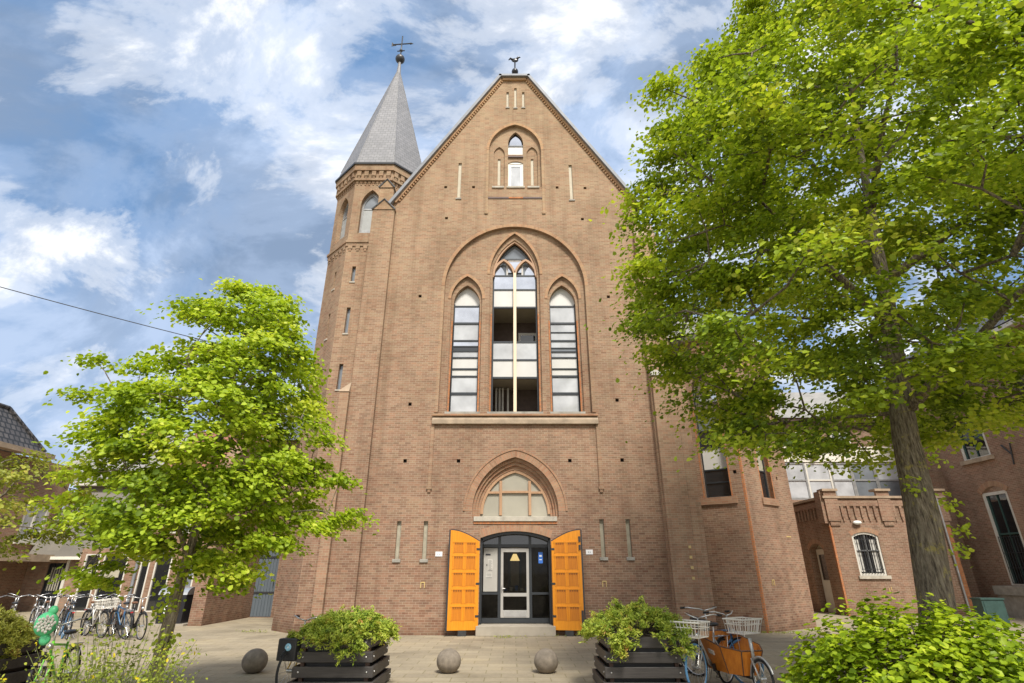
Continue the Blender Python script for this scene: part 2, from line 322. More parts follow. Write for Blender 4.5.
# ------------------------------------------------------------------ mesh helpers
class MB:
    def __init__(s): s.v = []; s.f = []; s.uv = {}
    def add(s, vs, fs):
        o = len(s.v); s.v += [tuple(x) for x in vs]; s.f += [tuple(i + o for i in f) for f in fs]; return s
    def box(s, x0, x1, y0, y1, z0, z1):
        return s.add([(x0, y0, z0), (x1, y0, z0), (x1, y1, z0), (x0, y1, z0), (x0, y0, z1), (x1, y0, z1), (x1, y1, z1), (x0, y1, z1)],
                     [(0, 3, 2, 1), (4, 5, 6, 7), (0, 1, 5, 4), (1, 2, 6, 5), (2, 3, 7, 6), (3, 0, 4, 7)])
    def hexa(s, p):   # 8 points: bottom 4, top 4
        return s.add(p, [(0, 3, 2, 1), (4, 5, 6, 7), (0, 1, 5, 4), (1, 2, 6, 5), (2, 3, 7, 6), (3, 0, 4, 7)])
    def prism(s, poly, z0, z1, z1b=None):
        n = len(poly); s.add([(x, y, z0) for x, y in poly] + [(x, y, z1) for x, y in poly],
                             [tuple(range(n - 1, -1, -1)), tuple(range(n, 2 * n))] + [(i, (i + 1) % n, n + (i + 1) % n, n + i) for i in range(n)]); return s
    def tube(s, pts, r, n=8, caps=True, flat=1.0):
        pts = [Vector(p) for p in pts]; rs = r if isinstance(r, (list, tuple)) else [r] * len(pts)
        o = len(s.v); prev = None
        for i, p in enumerate(pts):
            if i == 0: d = pts[1] - p
            elif i == len(pts) - 1: d = p - pts[i - 1]
            else: d = pts[i + 1] - pts[i - 1]
            d.normalize()
            a = d.cross(Vector((0, 0, 1))) if prev is None else prev - d * prev.dot(d)
            if a.length < 1e-3: a = d.cross(Vector((0, 1, 0)))
            a.normalize(); b = d.cross(a); prev = a
            for k in range(n):
                t = 2 * PI * k / n; s.v.append(tuple(p + a * (math.cos(t) * rs[i]) + b * (math.sin(t) * rs[i] * flat)))
        for i in range(len(pts) - 1):
            for k in range(n): s.f.append((o + i * n + k, o + i * n + (k + 1) % n, o + (i + 1) * n + (k + 1) % n, o + (i + 1) * n + k))
        if caps:
            s.f.append(tuple(o + k for k in range(n - 1, -1, -1))); s.f.append(tuple(o + (len(pts) - 1) * n + k for k in range(n)))
        return s
    def ring(s, c, axis, R_, r, n=32, m=6, a0=0, a1=2 * PI):
        c = Vector(c); ax = Vector(axis).normalized(); u = ax.cross(Vector((0, 0, 1)));
        if u.length < 1e-3: u = Vector((1, 0, 0))
        u.normalize(); w_ = u.cross(ax)
        full = abs(a1 - a0 - 2 * PI) < 1e-6
        k_ = n if full else n + 1; o = len(s.v)
        for i in range(k_):
            t = a0 + (a1 - a0) * i / n; e = u * math.cos(t) + w_ * math.sin(t)
            for j in range(m):
                q = 2 * PI * j / m; s.v.append(tuple(c + e * (R_ + r * math.cos(q)) + ax * (r * math.sin(q))))
        for i in range(n):
            for j in range(m):
                a = o + i * m + j; b = o + i * m + (j + 1) % m; c2 = o + ((i + 1) % k_) * m + (j + 1) % m; d2 = o + ((i + 1) % k_) * m + j
                s.f.append((a, b, c2, d2))
        return s
    def ball(s, c, r, nu=16, nv=10, jit=0, cut=None):
        o = len(s.v); rx, ry, rz = (r, r, r) if not isinstance(r, tuple) else r
        for i in range(nv + 1):
            t = PI * i / nv
            for k in range(nu):
                q = 2 * PI * k / nu; z = math.cos(t) * rz
                if cut is not None: z = max(z, cut)
                j = 1 + random.uniform(-jit, jit)
                s.v.append((c[0] + math.sin(t) * math.cos(q) * rx * j, c[1] + math.sin(t) * math.sin(q) * ry * j, c[2] + z))
        for i in range(nv):
            for k in range(nu): s.f.append((o + i * nu + k, o + (i + 1) * nu + k, o + (i + 1) * nu + (k + 1) % nu, o + i * nu + (k + 1) % nu))
        return s
    def panel(s, fr, outer, holes=(), depth=.2, d0=0, back=False, outer_side=True):
        """a wall sheet in frame fr=(ox, oy, angle): u along the wall, z up, depth inwards; with reveals"""
        ox, oy, a = fr; ca, sa = math.cos(a), math.sin(a)
        T = lambda u, z, d: (ox + u * ca - d * sa, oy + u * sa + d * ca, z)
        loops = [outer] + list(holes)
        tris = tessellate_polygon([[Vector((u, z, 0)) for u, z in lp] for lp in loops])
        flat = [p for lp in loops for p in lp]
        o = len(s.v); s.v += [T(u, z, d0) for u, z in flat]
        if back: ob = len(s.v); s.v += [T(u, z, d0 + depth) for u, z in flat]
        for t in tris:
            p = [flat[i] for i in t]
            ar = (p[1][0] - p[0][0]) * (p[2][1] - p[0][1]) - (p[2][0] - p[0][0]) * (p[1][1] - p[0][1])
            if abs(ar) < 1e-9: continue
            t = tuple(t) if ar > 0 else tuple(reversed(t))
            s.f.append(tuple(o + i for i in t))
            if back: s.f.append(tuple(ob + i for i in reversed(t)))
        if depth:
            for li, lp in enumerate(loops):
                if li == 0 and not outer_side: continue
                ar = sum(lp[i][0] * lp[(i + 1) % len(lp)][1] - lp[(i + 1) % len(lp)][0] * lp[i][1] for i in range(len(lp)))
                seq = lp if (ar > 0) == (li > 0) else lp[::-1]
                n = len(seq); o2 = len(s.v)
                s.v += [T(u, z, d0) for u, z in seq] + [T(u, z, d0 + depth) for u, z in seq]
                for i in range(n): j = (i + 1) % n; s.f.append((o2 + i, o2 + n + i, o2 + n + j, o2 + j)[::-1] if False else (o2 + i, o2 + j, o2 + n + j, o2 + n + i)[::-1])
        return s
    def boxf(s, fr, u0, u1, d0, d1, z0, z1):
        ox, oy, a = fr; ca, sa = math.cos(a), math.sin(a)
        T = lambda u, d, z: (ox + u * ca - d * sa, oy + u * sa + d * ca, z)
        return s.hexa([T(u0, d0, z0), T(u1, d0, z0), T(u1, d1, z0), T(u0, d1, z0), T(u0, d0, z1), T(u1, d0, z1), T(u1, d1, z1), T(u0, d1, z1)])
    def band(s, fr, inner, outer, d0, depth):
        """radial course between two open paths of equal length, bricks laid across it"""
        ox, oy, a = fr; ca, sa = math.cos(a), math.sin(a)
        T = lambda u, z, d: (ox + u * ca - d * sa, oy + u * sa + d * ca, z)
        acc = 0
        for i in range(len(inner) - 1):
            q = [inner[i], inner[i + 1], outer[i + 1], outer[i]]
            seg = math.dist(q[0], q[1]) * .5 + math.dist(q[2], q[3]) * .5; wd = math.dist(q[0], q[3])
            ar = sum(q[k][0] * q[(k + 1) % 4][1] - q[(k + 1) % 4][0] * q[k][1] for k in range(4))
            uvs = [(0, acc), (0, acc + seg), (wd, acc + seg), (wd, acc)]
            if ar < 0: q = q[::-1]; uvs = uvs[::-1]
            o = len(s.v); s.v += [T(u, z, d0) for u, z in q] + [T(u, z, d0 + depth) for u, z in q]
            s.uv[len(s.f)] = uvs; s.f.append((o, o + 1, o + 2, o + 3))
            for k in range(4): j = (k + 1) % 4; s.f.append((o + k, o + 4 + k, o + 4 + j, o + j))
            acc += seg
        return s
    def mesh(s, name, smooth=False):
        me = bpy.data.meshes.new(name); me.from_pydata(s.v, [], s.f); me.update()
        uvl = me.uv_layers.new(name='UVMap')
        for p in me.polygons:
            n = p.normal; cu = s.uv.get(p.index)
            if abs(n.z) < .9:
                t = Vector((-n.y, n.x, 0)).normalized(); up = n.cross(t)
                if up.z < 0: up = -up
            for k, li in enumerate(p.loop_indices):
                co = me.vertices[me.loops[li].vertex_index].co
                if cu: uvl.data[li].uv = cu[k]
                elif abs(n.z) >= .9: uvl.data[li].uv = (co.x, co.y)
                elif abs(n.z) < .15: uvl.data[li].uv = (co.dot(t), co.z)
                else: uvl.data[li].uv = (co.dot(t), co.dot(up))
        if smooth: me.polygons.foreach_set('use_smooth', [True] * len(me.polygons))
        return me
    def build(s, name, mat, parent=None, smooth=False, bevel=0):
        o = bpy.data.objects.new(name, s.mesh(name, smooth)); COL.objects.link(o)
        o.data.materials.append(M[mat])
        if bevel:
            b = o.modifiers.new('bevel', 'BEVEL'); b.width = bevel; b.segments = 2; b.limit_method = 'ANGLE'
        attach(o, parent); return o
OFF = {}
def attach(o, parent):
    if parent is not None:
        o.parent = parent; o.location = -OFF.get(parent.name, Vector((0, 0, 0))); OFF[o.name] = Vector((0, 0, 0))
    else: OFF[o.name] = Vector((0, 0, 0))
def tag(o, label=None, cat=None, group=None, kind=None):
    if label: o['label'] = label
    if cat: o['category'] = cat
    if group: o['group'] = group
    if kind: o['kind'] = kind
    return o
def empty(name, loc, label, cat, group=None, local=False, rz=0):
    """local=True: its parts are modelled round the origin; otherwise in world coordinates"""
    o = bpy.data.objects.new(name, None); COL.objects.link(o); o.empty_display_size = .3
    o.location = loc; o.rotation_euler = (0, 0, rz); OFF[o.name] = Vector((0, 0, 0)) if local else Vector(loc)
    return tag(o, label, cat, group)
def dup(root, loc, rz, label, group=None):
    r = root.copy(); COL.objects.link(r); r.location = loc; r.rotation_euler = (0, 0, rz); r['label'] = label
    if group: r['group'] = group
    for ch in list(root.children):
        c = ch.copy(); COL.objects.link(c); c.parent = r
        for g in list(ch.children):
            d = g.copy(); COL.objects.link(d); d.parent = c
    return r
def arch(cx, w, zb, zs, za, n=12, open_=False):
    """pointed arch outline, anticlockwise from bottom right"""
    h = za - zs; r = (w * w + h * h) / (2 * w); ap = math.atan2(h, w - r) if r < w else math.atan2(h, r - w)
    ang = math.asin(min(1, h / r)) if r >= w else PI - math.asin(min(1, h / r))
    R_ = []
    for i in range(n + 1):
        t = ang * i / n; R_.append((cx + w - r + r * math.cos(t), zs + r * math.sin(t)))
    Lf = [(2 * cx - u, z) for u, z in R_[::-1][1:]]
    arc = R_ + Lf
    if open_: return arc
    if zb < zs - 1e-6: return [(cx + w, zb)] + arc + [(cx - w, zb)]
    return arc
def segarch(cx, w, zb, zs, za, n=12, open_=False):
    h = za - zs; r = (w * w + h * h) / (2 * h); a = math.asin(w / r); arc = []
    for i in range(n + 1):
        t = a - 2 * a * i / n; arc.append((cx + r * math.sin(t), za - r + r * math.cos(t)))
    return arc if open_ else [(cx + w, zb)] + arc + [(cx - w, zb)]
def rect(u0, u1, z0, z1): return [(u0, z0), (u1, z0), (u1, z1), (u0, z1)]
def wide(path, w):
    """an open arch path moved outwards by w (from its chord centre)"""
    out_ = []
    n = len(path)
    for i in range(n):
        a = path[max(i - 1, 0)]; b = path[min(i + 1, n - 1)]
        dx, dz = b[0] - a[0], b[1] - a[1]; l = math.hypot(dx, dz) or 1
        out_.append((path[i][0] + dz / l * w, path[i][1] - dx / l * w))
    return out_

def text(body, size, loc, rot, mat, parent, name='lettering', depth=.003):
    cu = bpy.data.curves.new(name, 'FONT'); cu.body = body; cu.size = size; cu.extrude = depth; cu.align_x = 'CENTER'; cu.align_y = 'CENTER'
    tmp = bpy.data.objects.new(name, cu); COL.objects.link(tmp)
    dg = bpy.context.evaluated_depsgraph_get(); me = bpy.data.meshes.new_from_object(tmp.evaluated_get(dg))
    COL.objects.unlink(tmp); bpy.data.objects.remove(tmp)
    me.transform(Matrix.Translation(loc) @ Matrix.Rotation(rot[2], 4, 'Z') @ Matrix.Rotation(rot[0], 4, 'X'))
    o = bpy.data.objects.new(name, me); COL.objects.link(o); me.materials.clear(); me.materials.append(M[mat]); attach(o, parent); return o

# ------------------------------------------------------------------ ground
g = MB(); g.add([(-600, -400, 0), (600, -400, 0), (600, 900, 0), (-600, 900, 0)], [(0, 1, 2, 3)])
tag(g.build('pavement', 'paving'), kind='structure')

# ------------------------------------------------------------------ the church
CH = empty('church', (.1, 18.5, 0), 'tall brown brick church with stepped pointed windows, slate spire and open orange doors', 'church')
F = (0, 18.5, 0); X0 = .11
wall = MB()
outer = [(-4.95, 0), (X0 - 1.13, 0), (X0 - 1.13, 2.77)] + segarch(X0, 1.13, 0, 2.77, 2.98, open_=True)[::-1][1:-1] + [(X0 + 1.13, 2.77), (X0 + 1.13, 0), (5.1, 0), (5.1, 16.0), (X0 + .62, 22.98), (X0 - .62, 22.98), (-4.88, 16.0), (-4.95, 16.0)]
recess = arch(X0, 2.72, 6.92, 12.0, 14.74, 16)
nich = arch(X0 + .02, 1.13, 16.76, 18.77, 20.2, 12)
portal = arch(X0, 1.42, 3.42, 3.6, 5.37, 12)
slots = [rect(x - .07, x + .07, z0, z0 + 1.15) for x, z0 in ((-3.67, 2.14), (-2.8, 2.14), (2.92, 2.2), (3.77, 2.2))]
gs = [rect(-2.31, -2.17, 16.22, 18.05), rect(2.44, 2.58, 16.14, 17.94)]
gt = [rect(-.255, -.145, 21.28, 22.2), rect(.105, .215, 21.25, 22.45), rect(.465, .575, 21.28, 22.2)]
puts = [(-3.64, 5.24), (-1.82, 5.24), (1.97, 5.25), (3.75, 5.27), (-2.81, 16.76), (-1.63, 16.76), (-2.7, 15.18), (1.91, 16.74), (3.09, 16.71), (2.9, 15.13), (3.72, 11.53), (-3.55, 11.56), (3.74, 7.39), (-3.62, 7.24)]
ph = [rect(x - .06, x + .06, z - .06, z + .06) for x, z in puts]
wall.panel(F, outer, [recess, nich, portal] + slots + gs + gt + ph, depth=.12)
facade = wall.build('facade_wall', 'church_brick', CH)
v_ = MB()
for x, z in puts: v_.boxf(F, x - .062, x + .062, .11, .13, z - .062, z + .062)
v_.build('putlog_holes', 'dark_void', facade)
def strip(rects, mat, name, d=.12, lab=None):
    for (a, b, c, e) in rects:
        m = MB(); m.boxf(F, a - .002, b + .002, d - .02, d + .03, c, e); m.build(name, mat, facade)
strip([(x - .07, x + .07, z0, z0 + 1.15) for x, z0 in ((-3.67, 2.14), (-2.8, 2.14), (2.92, 2.2), (3.77, 2.2))], 'slot_fill', 'slot_window')
for x, z0 in ((-3.67, 2.14), (-2.8, 2.14), (2.92, 2.2), (3.77, 2.2)):
    MB().boxf(F, x - .13, x + .13, -.045, .1, z0 - .10, z0 - .002).build('slot_sill', 'grey_stone', facade, bevel=.01)
strip([(-2.31, -2.17, 16.22, 18.05), (2.44, 2.58, 16.14, 17.94), (-.255, -.145, 21.28, 22.2), (.105, .215, 21.25, 22.45), (.465, .575, 21.28, 22.2)], 'cream', 'gable_slit', d=.09)
for x, z, hw in ((-2.24, 16.18, .12), (2.51, 16.1, .12), (-.2, 21.25, .09), (.16, 21.22, .09), (.52, 21.25, .09)):
    MB().boxf(F, x - hw, x + hw, -.04, .08, z - .06, z + .0).build('slit_sill', 'grey_stone', facade)

# window recess
rb = MB()
cen_o = arch(X0, .98, 6.94, 12.6, 14.5, 12); lan_o = [arch(-1.755, .60, 6.94, 11.5, 12.5, 10), arch(1.975, .60, 6.94, 11.5, 12.5, 10)]
rb.panel(F, recess, [cen_o] + lan_o, depth=.10, d0=.12, outer_side=False)
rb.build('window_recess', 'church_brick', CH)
ob = MB()
cen_i = arch(X0, .875, 6.96, 12.62, 14.25, 12); lan_i = [arch(-1.755, .505, 6.96, 11.35, 12.15, 10), arch(1.955, .505, 6.96, 11.35, 12.15, 10)]
ob.panel(F, cen_o, [cen_i], depth=.22, d0=.22, outer_side=False)
for a, b in zip(lan_o, lan_i): ob.panel(F, a, [b], depth=.22, d0=.22, outer_side=False)
ob.build('window_jambs', 'church_brick', CH)
oj = MB()   # thin orange brick arrises
for cx_, w_, z1 in ((X0, .875, 10.9), (-1.755, .505, 10.6), (1.955, .505, 10.6)):
    for s_ in (-1, 1):
        a = cx_ + s_ * w_; oj.boxf(F, min(a, a + s_ * .055), max(a, a + s_ * .055), .212, .40, 6.97, z1)
oj.build('orange_arrises', 'orange_brick', CH)
# hood bands of brick on edge
def course(p, wd, d0, dp, fr=None, par=None, mat='arch_brick'):
    m = MB(); m.band(fr or F, p, wide(p, wd), d0, dp); return m.build('arch_course', mat, par or CH)
course(arch(X0, 2.72, 0, 12.0, 14.74, 28, True), .13, -.035, .04)
course(arch(X0 + .02, 1.13, 0, 18.77, 20.2, 16, True), .12, -.035, .04)
p = arch(X0, 1.42, 0, 3.6, 5.37, 24, True); course(p, .24, -.004, .01); course(wide(p, .24), .06, -.03, .035)
course(segarch(X0, 1.13, 0, 2.77, 2.98, 16, True), .24, -.004, .01)
course(arch(X0, .98, 0, 12.6, 14.5, 18, True), .11, .10, .03)
for c_ in (-1.755, 1.975): course(arch(c_, .60, 0, 11.5, 12.5, 14, True), .11, .10, .03)
for s_ in (-1, 1):
    x = X0 + s_ * 2.785; MB().boxf(F, x - .065, x + .065, -.03, .01, 6.94, 12.0).build('hood_leg', 'church_brick_pale', CH)
    lg = MB(); x = X0 + s_ * 2.87; lg.boxf(F, x - .06, x + .06, -.045, .01, 4.4, 6.5); lg.boxf(F, x - .09, x + .09, -.06, .01, 4.3, 4.4); lg.boxf(F, x - .05, x + .05, -.045, .01, 4.2, 4.3); lg.build('hood_leg', 'church_brick_pale', CH)
    lg = MB(); x = X0 + .02 + s_ * 1.19; lg.boxf(F, x - .055, x + .055, -.03, .01, 15.5, 18.77); lg.boxf(F, x - .07, x + .07, -.045, .01, 15.38, 15.5); lg.build('hood_leg', 'church_brick_pale', CH)
sl = MB(); sl.hexa([(X0 - 2.9, 18.38, 6.5), (X0 + 2.9, 18.38, 6.5), (X0 + 2.9, 18.52, 6.5), (X0 - 2.9, 18.52, 6.5), (X0 - 2.9, 18.38, 6.66), (X0 + 2.9, 18.38, 6.66), (X0 + 2.9, 18.52, 6.8), (X0 - 2.9, 18.52, 6.8)])
sl.build('window_sill', 'sill_stone', CH, bevel=.012)
sl = MB()
for c_, w_ in ((X0, .99), (-1.755, .62), (1.965, .62)): sl.boxf(F, c_ - w_, c_ + w_, -.05, .42, 6.88, 6.955)
sl.build('window_sill', 'grey_stone', CH)
sl = MB(); sl.boxf(F, X0 - 2.9, X0 + 2.9, -.1, .1, 6.80, 6.87); sl.build('window_sill', 'arch_brick', CH)

# central window: two lights, balconies behind
def frame_bar(m, u0, u1, z, h=.05, d=.40, t=.08): m.boxf(F, u0, u1, d, d + t, z - h / 2, z + h / 2)
W = MB()
cw = .875
for z in (12.05, 11.27, 9.80, 9.07, 8.37): frame_bar(W, X0 - cw, X0 + cw, z, .07)
frame_bar(W, X0 - cw, X0 + cw, 12.68, .07); frame_bar(W, X0 - cw, X0 + cw, 7.0, .06)
for s_ in (-1, 1): W.boxf(F, X0 + s_ * (cw - .03) - .03, X0 + s_ * (cw - .03) + .03, .401, .479, 6.98, 12.7)
W.boxf(F, X0 - .55, X0 + .55, .401, .479, 13.42, 13.48)
cwin = W.build('window', 'anthracite', CH)
MB().boxf(F, X0 - .055, X0 + .055, .26, .398, 6.96, 12.75).build('mullion', 'mullion_cream', cwin)
tr = MB()
def arcbar(m, path, wd, d0, dp): m.band(F, path, wide(path, wd), d0, dp)
for s_ in (-1, 1):
    c_ = X0 + s_ * .44; p = arch(c_, .40, 0, 12.55, 13.3, 10, True); arcbar(tr, p, .09, .27, .14)
p = arch(X0, .80, 0, 12.62, 14.16, 12, True); arcbar(tr, p, .09, .265, .14)
tr.build('tracery', 'tracery_wood', cwin)
top = arch(X0, .80, 12.66, 12.67, 14.16, 12)
MB().panel(F, top, [], depth=0, d0=.50).build('pane', 'glass_grey', cwin)
# bright lights of the tracery head
hd = MB(); hd.boxf(F, X0 - .27, X0 + .27, .44, .47, 12.85, 13.42); hd.build('pane', 'glass_sky', cwin)
hf = MB()
for a, b in ((X0 - .34, X0 - .27), (X0 + .27, X0 + .34)): hf.boxf(F, a, b, .42, .48, 12.72, 13.42)
hf.boxf(F, X0 - .34, X0 + .34, .42, .48, 13.36, 13.42); hf.build('inner_frame', 'light_metal', cwin)
for s_ in (-1, 1):
    a = arch(X0 + s_ * .62, .22, 12.70, 12.72, 13.15, 8); MB().panel(F, a, [], depth=.02, d0=.44).build('pane', 'glass_sky', cwin)
for s_ in (-1, 1):
    u0, u1 = (X0 - cw + .06, X0 - .055) if s_ < 0 else (X0 + .055, X0 + cw - .06)
    for z0, z1, mt, nm in ((12.08, 12.645, 'glass_sky', 'pane'), (11.305, 12.015, 'panel_white', 'spandrel'), (9.105, 9.765, 'glass_white', 'pane'), (8.405, 9.035, 'panel_white', 'spandrel')):
        MB().boxf(F, u0, u1, .42, .45, z0, z1).build(nm, mt, cwin)
# loggias
for z0, z1 in ((9.75, 11.25), (7.02, 8.35)):
    lo = MB(); lo.add([(X0 - 1.1, 18.99, z1), (X0 + 1.1, 18.99, z1), (X0 + 1.1, 20.3, z1), (X0 - 1.1, 20.3, z1)], [(0, 1, 2, 3)]); lo.build('loggia_ceiling', 'loggia_ceiling', cwin)
    lo = MB(); lo.box(X0 - 1.12, X0 - 1.1, 18.98, 20.3, z0, z1 + .1); lo.box(X0 + 1.1, X0 + 1.12, 18.98, 20.3, z0, z1 + .1); lo.box(X0 - 1.12, X0 + 1.12, 20.3, 20.32, z0, z1 + .1)
    lo.box(X0 - 1.1, X0 + 1.1, 18.99, 20.3, z0 - .02, z0); lo.build('loggia_wall', 'loggia_wall', cwin)
lw = MB(); lw.box(X0 + .15, X0 + .9, 20.2, 20.24, 9.8, 10.75); lw.build('balcony_door_frame', 'white_paint', cwin)
lw = MB(); lw.box(X0 + .24, X0 + .81, 20.16, 20.19, 9.9, 10.62); lw.build('balcony_door_glass', 'glass_dark', cwin)
lw = MB()
for x in (-.75, -.62, -.5, -.3): lw.box(X0 + x, X0 + x + .07, 19.9, 19.95, 7.1, 8.3)
lw.box(X0 - .1 + .2, X0 + .8, 19.9, 19.95, 7.05, 7.3); lw.box(X0 - .5, X0 - .1, 19.9, 19.93, 7.05, 7.32); lw.build('curtain', 'curtain', cwin)

# lancets
def lancet(cx_, lines, cells):
    m = MB()
    for z, h in lines: m.boxf(F, cx_ - .505, cx_ + .505, .39, .47, z - h / 2, z + h / 2)
    for s_ in (-1, 1): m.boxf(F, cx_ + s_ * .485 - .02, cx_ + s_ * .485 + .02, .391, .469, 6.98, 11.4)
    win = m.build('window', 'anthracite', CH)
    MB().panel(F, arch(cx_, .505, 11.2, 11.35, 12.14, 10), [], depth=.01, d0=.44).build('spandrel', 'panel_white', win)
    for z0, z1, mt in cells:
        MB().boxf(F, cx_ - .465, cx_ + .465, .42, .45, z0, z1).build('spandrel' if 'panel' in mt else 'pane', mt, win)
ln = [(11.31, .06), (10.58, .08), (9.85, .07), (9.62, .04), (9.44, .07), (9.16, .05), (8.71, .06), (8.42, .06), (7.75, .09), (7.0, .06)]
lancet(-1.755, ln, [(10.63, 11.27, 'glass_sky'), (9.89, 10.53, 'glass_white'), (9.65, 9.81, 'glass_sky'), (9.48, 9.59, 'glass_dark'), (9.2, 9.4, 'glass_white'), (8.75, 9.13, 'panel_white'), (8.46, 8.67, 'panel_white'), (7.81, 8.38, 'glass_white'), (7.03, 7.7, 'glass_white')])
ln2 = [(11.31, .06), (10.58, .08), (10.2, .03), (9.85, .07), (9.55, .04), (9.4, .06), (9.16, .05), (8.71, .04), (8.42, .08), (7.75, .09), (7.0, .06)]
lancet(1.955, ln2, [(10.63, 11.27, 'glass_white'), (10.23, 10.53, 'glass_white'), (9.89, 10.17, 'glass_white'), (9.58, 9.81, 'glass_white'), (9.43, 9.52, 'glass_grey'), (9.2, 9.37, 'glass_white'), (8.75, 9.13, 'panel_white'), (8.47, 8.68, 'panel_white'), (7.81, 8.37, 'glass_white'), (7.03, 7.7, 'glass_white')])

# gable niche
nb = MB(); cxn = X0 + .05
nb.panel(F, nich, [arch(cxn, .33, 18.62, 19.25, 19.9, 10), segarch(cxn, .33, 16.78, 18.12, 18.24, 8), arch(cxn - .72, .24, 16.9, 18.65, 19.05, 8), arch(cxn + .72, .24, 16.9, 18.65, 19.05, 8)], depth=.16, d0=.12, outer_side=False)
for s_ in (-1, 1):
    nb.panel(F, arch(cxn + s_ * .72, .24, 16.9, 18.65, 19.05, 8), [rect(cxn + s_ * .72 - .06, cxn + s_ * .72 + .06, 17.0, 18.43)], depth=.08, d0=.19, outer_side=False)
nb.build('gable_niche', 'church_brick', CH)
MB().boxf(F, cxn - .33, cxn + .33, .05, .25, 18.42, 18.50).boxf(F, cxn - .3, cxn + .3, .1, .12, 18.5, 18.55).build('niche_lintel', 'dark_wood', CH)
for s_ in (-1, 1): MB().boxf(F, cxn + s_ * .72 - .06, cxn + s_ * .72 + .06, .24, .26, 17.0, 18.43).build('niche_slit', 'cream', CH)
nw = MB()
nw.boxf(F, cxn - .33, cxn - .27, .15, .24, 16.78, 18.18); nw.boxf(F, cxn + .27, cxn + .33, .15, .24, 16.78, 18.18); nw.boxf(F, cxn - .27, cxn + .27, .151, .239, 18.1, 18.2)
nwin = nw.build('window', 'white_paint', CH)
m = MB(); m.boxf(F, cxn - .27, cxn - .2, .17, .23, 16.8, 18.1); m.boxf(F, cxn + .2, cxn + .27, .17, .23, 16.8, 18.1); m.boxf(F, cxn - .2, cxn + .2, .171, .229, 18.0, 18.1); m.boxf(F, cxn - .2, cxn + .2, .171, .229, 16.78, 16.84)
m.build('inner_frame', 'bike_grey', nwin); MB().boxf(F, cxn - .2, cxn + .2, .19, .21, 16.84, 18.0).build('pane', 'glass_white', nwin)
m = MB(); m.panel(F, arch(cxn, .33, 18.62, 19.25, 19.9, 10), [], depth=.01, d0=.26); up_ = m.build('window', 'glass_dark', CH)
MB().boxf(F, cxn - .33, cxn + .33, .2, .24, 18.62, 19.12).build('spandrel', 'panel_white', up_)
MB().boxf(F, cxn - .33, cxn + .33, .17, .25, 19.12, 19.18).build('bar', 'anthracite', up_)
MB().panel(F, arch(cxn, .27, 19.2, 19.25, 19.72, 8), [], depth=.02, d0=.21).build('pane', 'glass_sky', up_)
m = MB()
for a, b in ((cxn - 1.0, cxn - .5), (cxn - .38, cxn + .38), (cxn + .5, cxn + 1.0)): m.boxf(F, a, b, -.05, .2, 16.70, 16.78)
m.build('niche_sill', 'stone', CH)
m = MB(); m.boxf(F, X0 - 1.12, X0 + 1.16, -.03, .02, 16.15, 16.23); m.build('brick_string', 'dark_wood', CH)
m = MB(); m.boxf(F, cxn - .3, cxn + .3, -.033, .02, 16.152, 16.228); m.build('brick_string', 'orange_brick', CH)

# portal: three orders
pt = MB(); prev = portal; d = .12
for k, (w_, za) in enumerate(((1.34, 5.25), (1.26, 5.13), (1.17, 5.0))):
    nx = arch(X0, w_, 3.42, 3.56, za, 12); pt.panel(F, prev, [nx], depth=.08, d0=d, outer_side=False); prev = nx; d += .08
pt.build('portal_orders', 'arch_brick', CH)
ty = MB().panel(F, arch(X0, 1.17, 3.42, 3.56, 5.0, 12), [], depth=.02, d0=.37).build('tympanum', 'tympanum', CH)
tw = MB(); p = arch(X0, 1.08, 0, 3.54, 4.90, 14, True); tw.band(F, p, wide(p, .09), .30, .08)
for x in (-.38, .60): tw.boxf(F, x - .045, x + .045, .29, .375, 3.5, 4.62)
tw.boxf(F, X0 - .98, X0 - .52, .301, .374, 4.20, 4.27); tw.boxf(F, -.335, .555, .301, .374, 4.22, 4.29); tw.boxf(F, X0 + .53, X0 + .98, .301, .374, 4.20, 4.27)
tw.build('tracery', 'tracery_wood', ty)
MB().boxf(F, X0 - 1.36, X0 + 1.36, -.07, .37, 3.28, 3.43).build('portal_sill', 'stone', CH, bevel=.01)
MB().boxf(F, X0 - 1.36, X0 + 1.36, -.03, .05, 3.20, 3.28).build('portal_sill', 'orange_brick', CH)

# entrance
dr = MB(); T3 = segarch(X0, 1.13, .28, 2.77, 2.98, 14)
dr.band(F, segarch(X0, 1.06, 0, 2.68, 2.9, 14, True), segarch(X0, 1.128, 0, 2.77, 2.978, 14, True), .12, .45)
for s_ in (-1, 1): dr.boxf(F, X0 + s_ * 1.095 - .033, X0 + s_ * 1.095 + .033, .12, .57, .30, 2.77)
for x in (-.405, .59): dr.boxf(F, x - .045, x + .045, .42, .50, .30, 2.85)
dr.boxf(F, X0 - 1.06, X0 + 1.06, .421, .499, 2.50, 2.60); dr.boxf(F, X0 - 1.06, X0 + 1.06, .419, .501, .30, .44)
dr.boxf(F, X0 - 1.06, -.45, .422, .498, 1.10, 1.17); dr.boxf(F, .635, X0 + 1.06, .422, .498, 1.10, 1.17)
ent = dr.build('entrance_frame', 'anthracite', CH)
for a, b, c_, e in ((X0 - 1.06, -.45, .44, 1.10), (.635, X0 + 1.06, .44, 1.10), (.635, X0 + 1.06, 1.17, 2.50)): MB().boxf(F, a, b, .45, .46, c_, e).build('pane', 'glass_lobby', ent)
MB().panel(F, segarch(X0, 1.06, 2.6, 2.68, 2.9, 14), [], depth=.01, d0=.46).build('pane', 'glass_dark', ent)
nb_ = MB().boxf(F, X0 - 1.03, -.47, .44, .449, 1.19, 2.48).build('notice_board', 'notice_shaded', ent)
m = MB()
for (a, b, c_, e) in ((-.86, -.70, 2.26, 2.31),): m.boxf(F, a, b, .432, .441, c_, e)
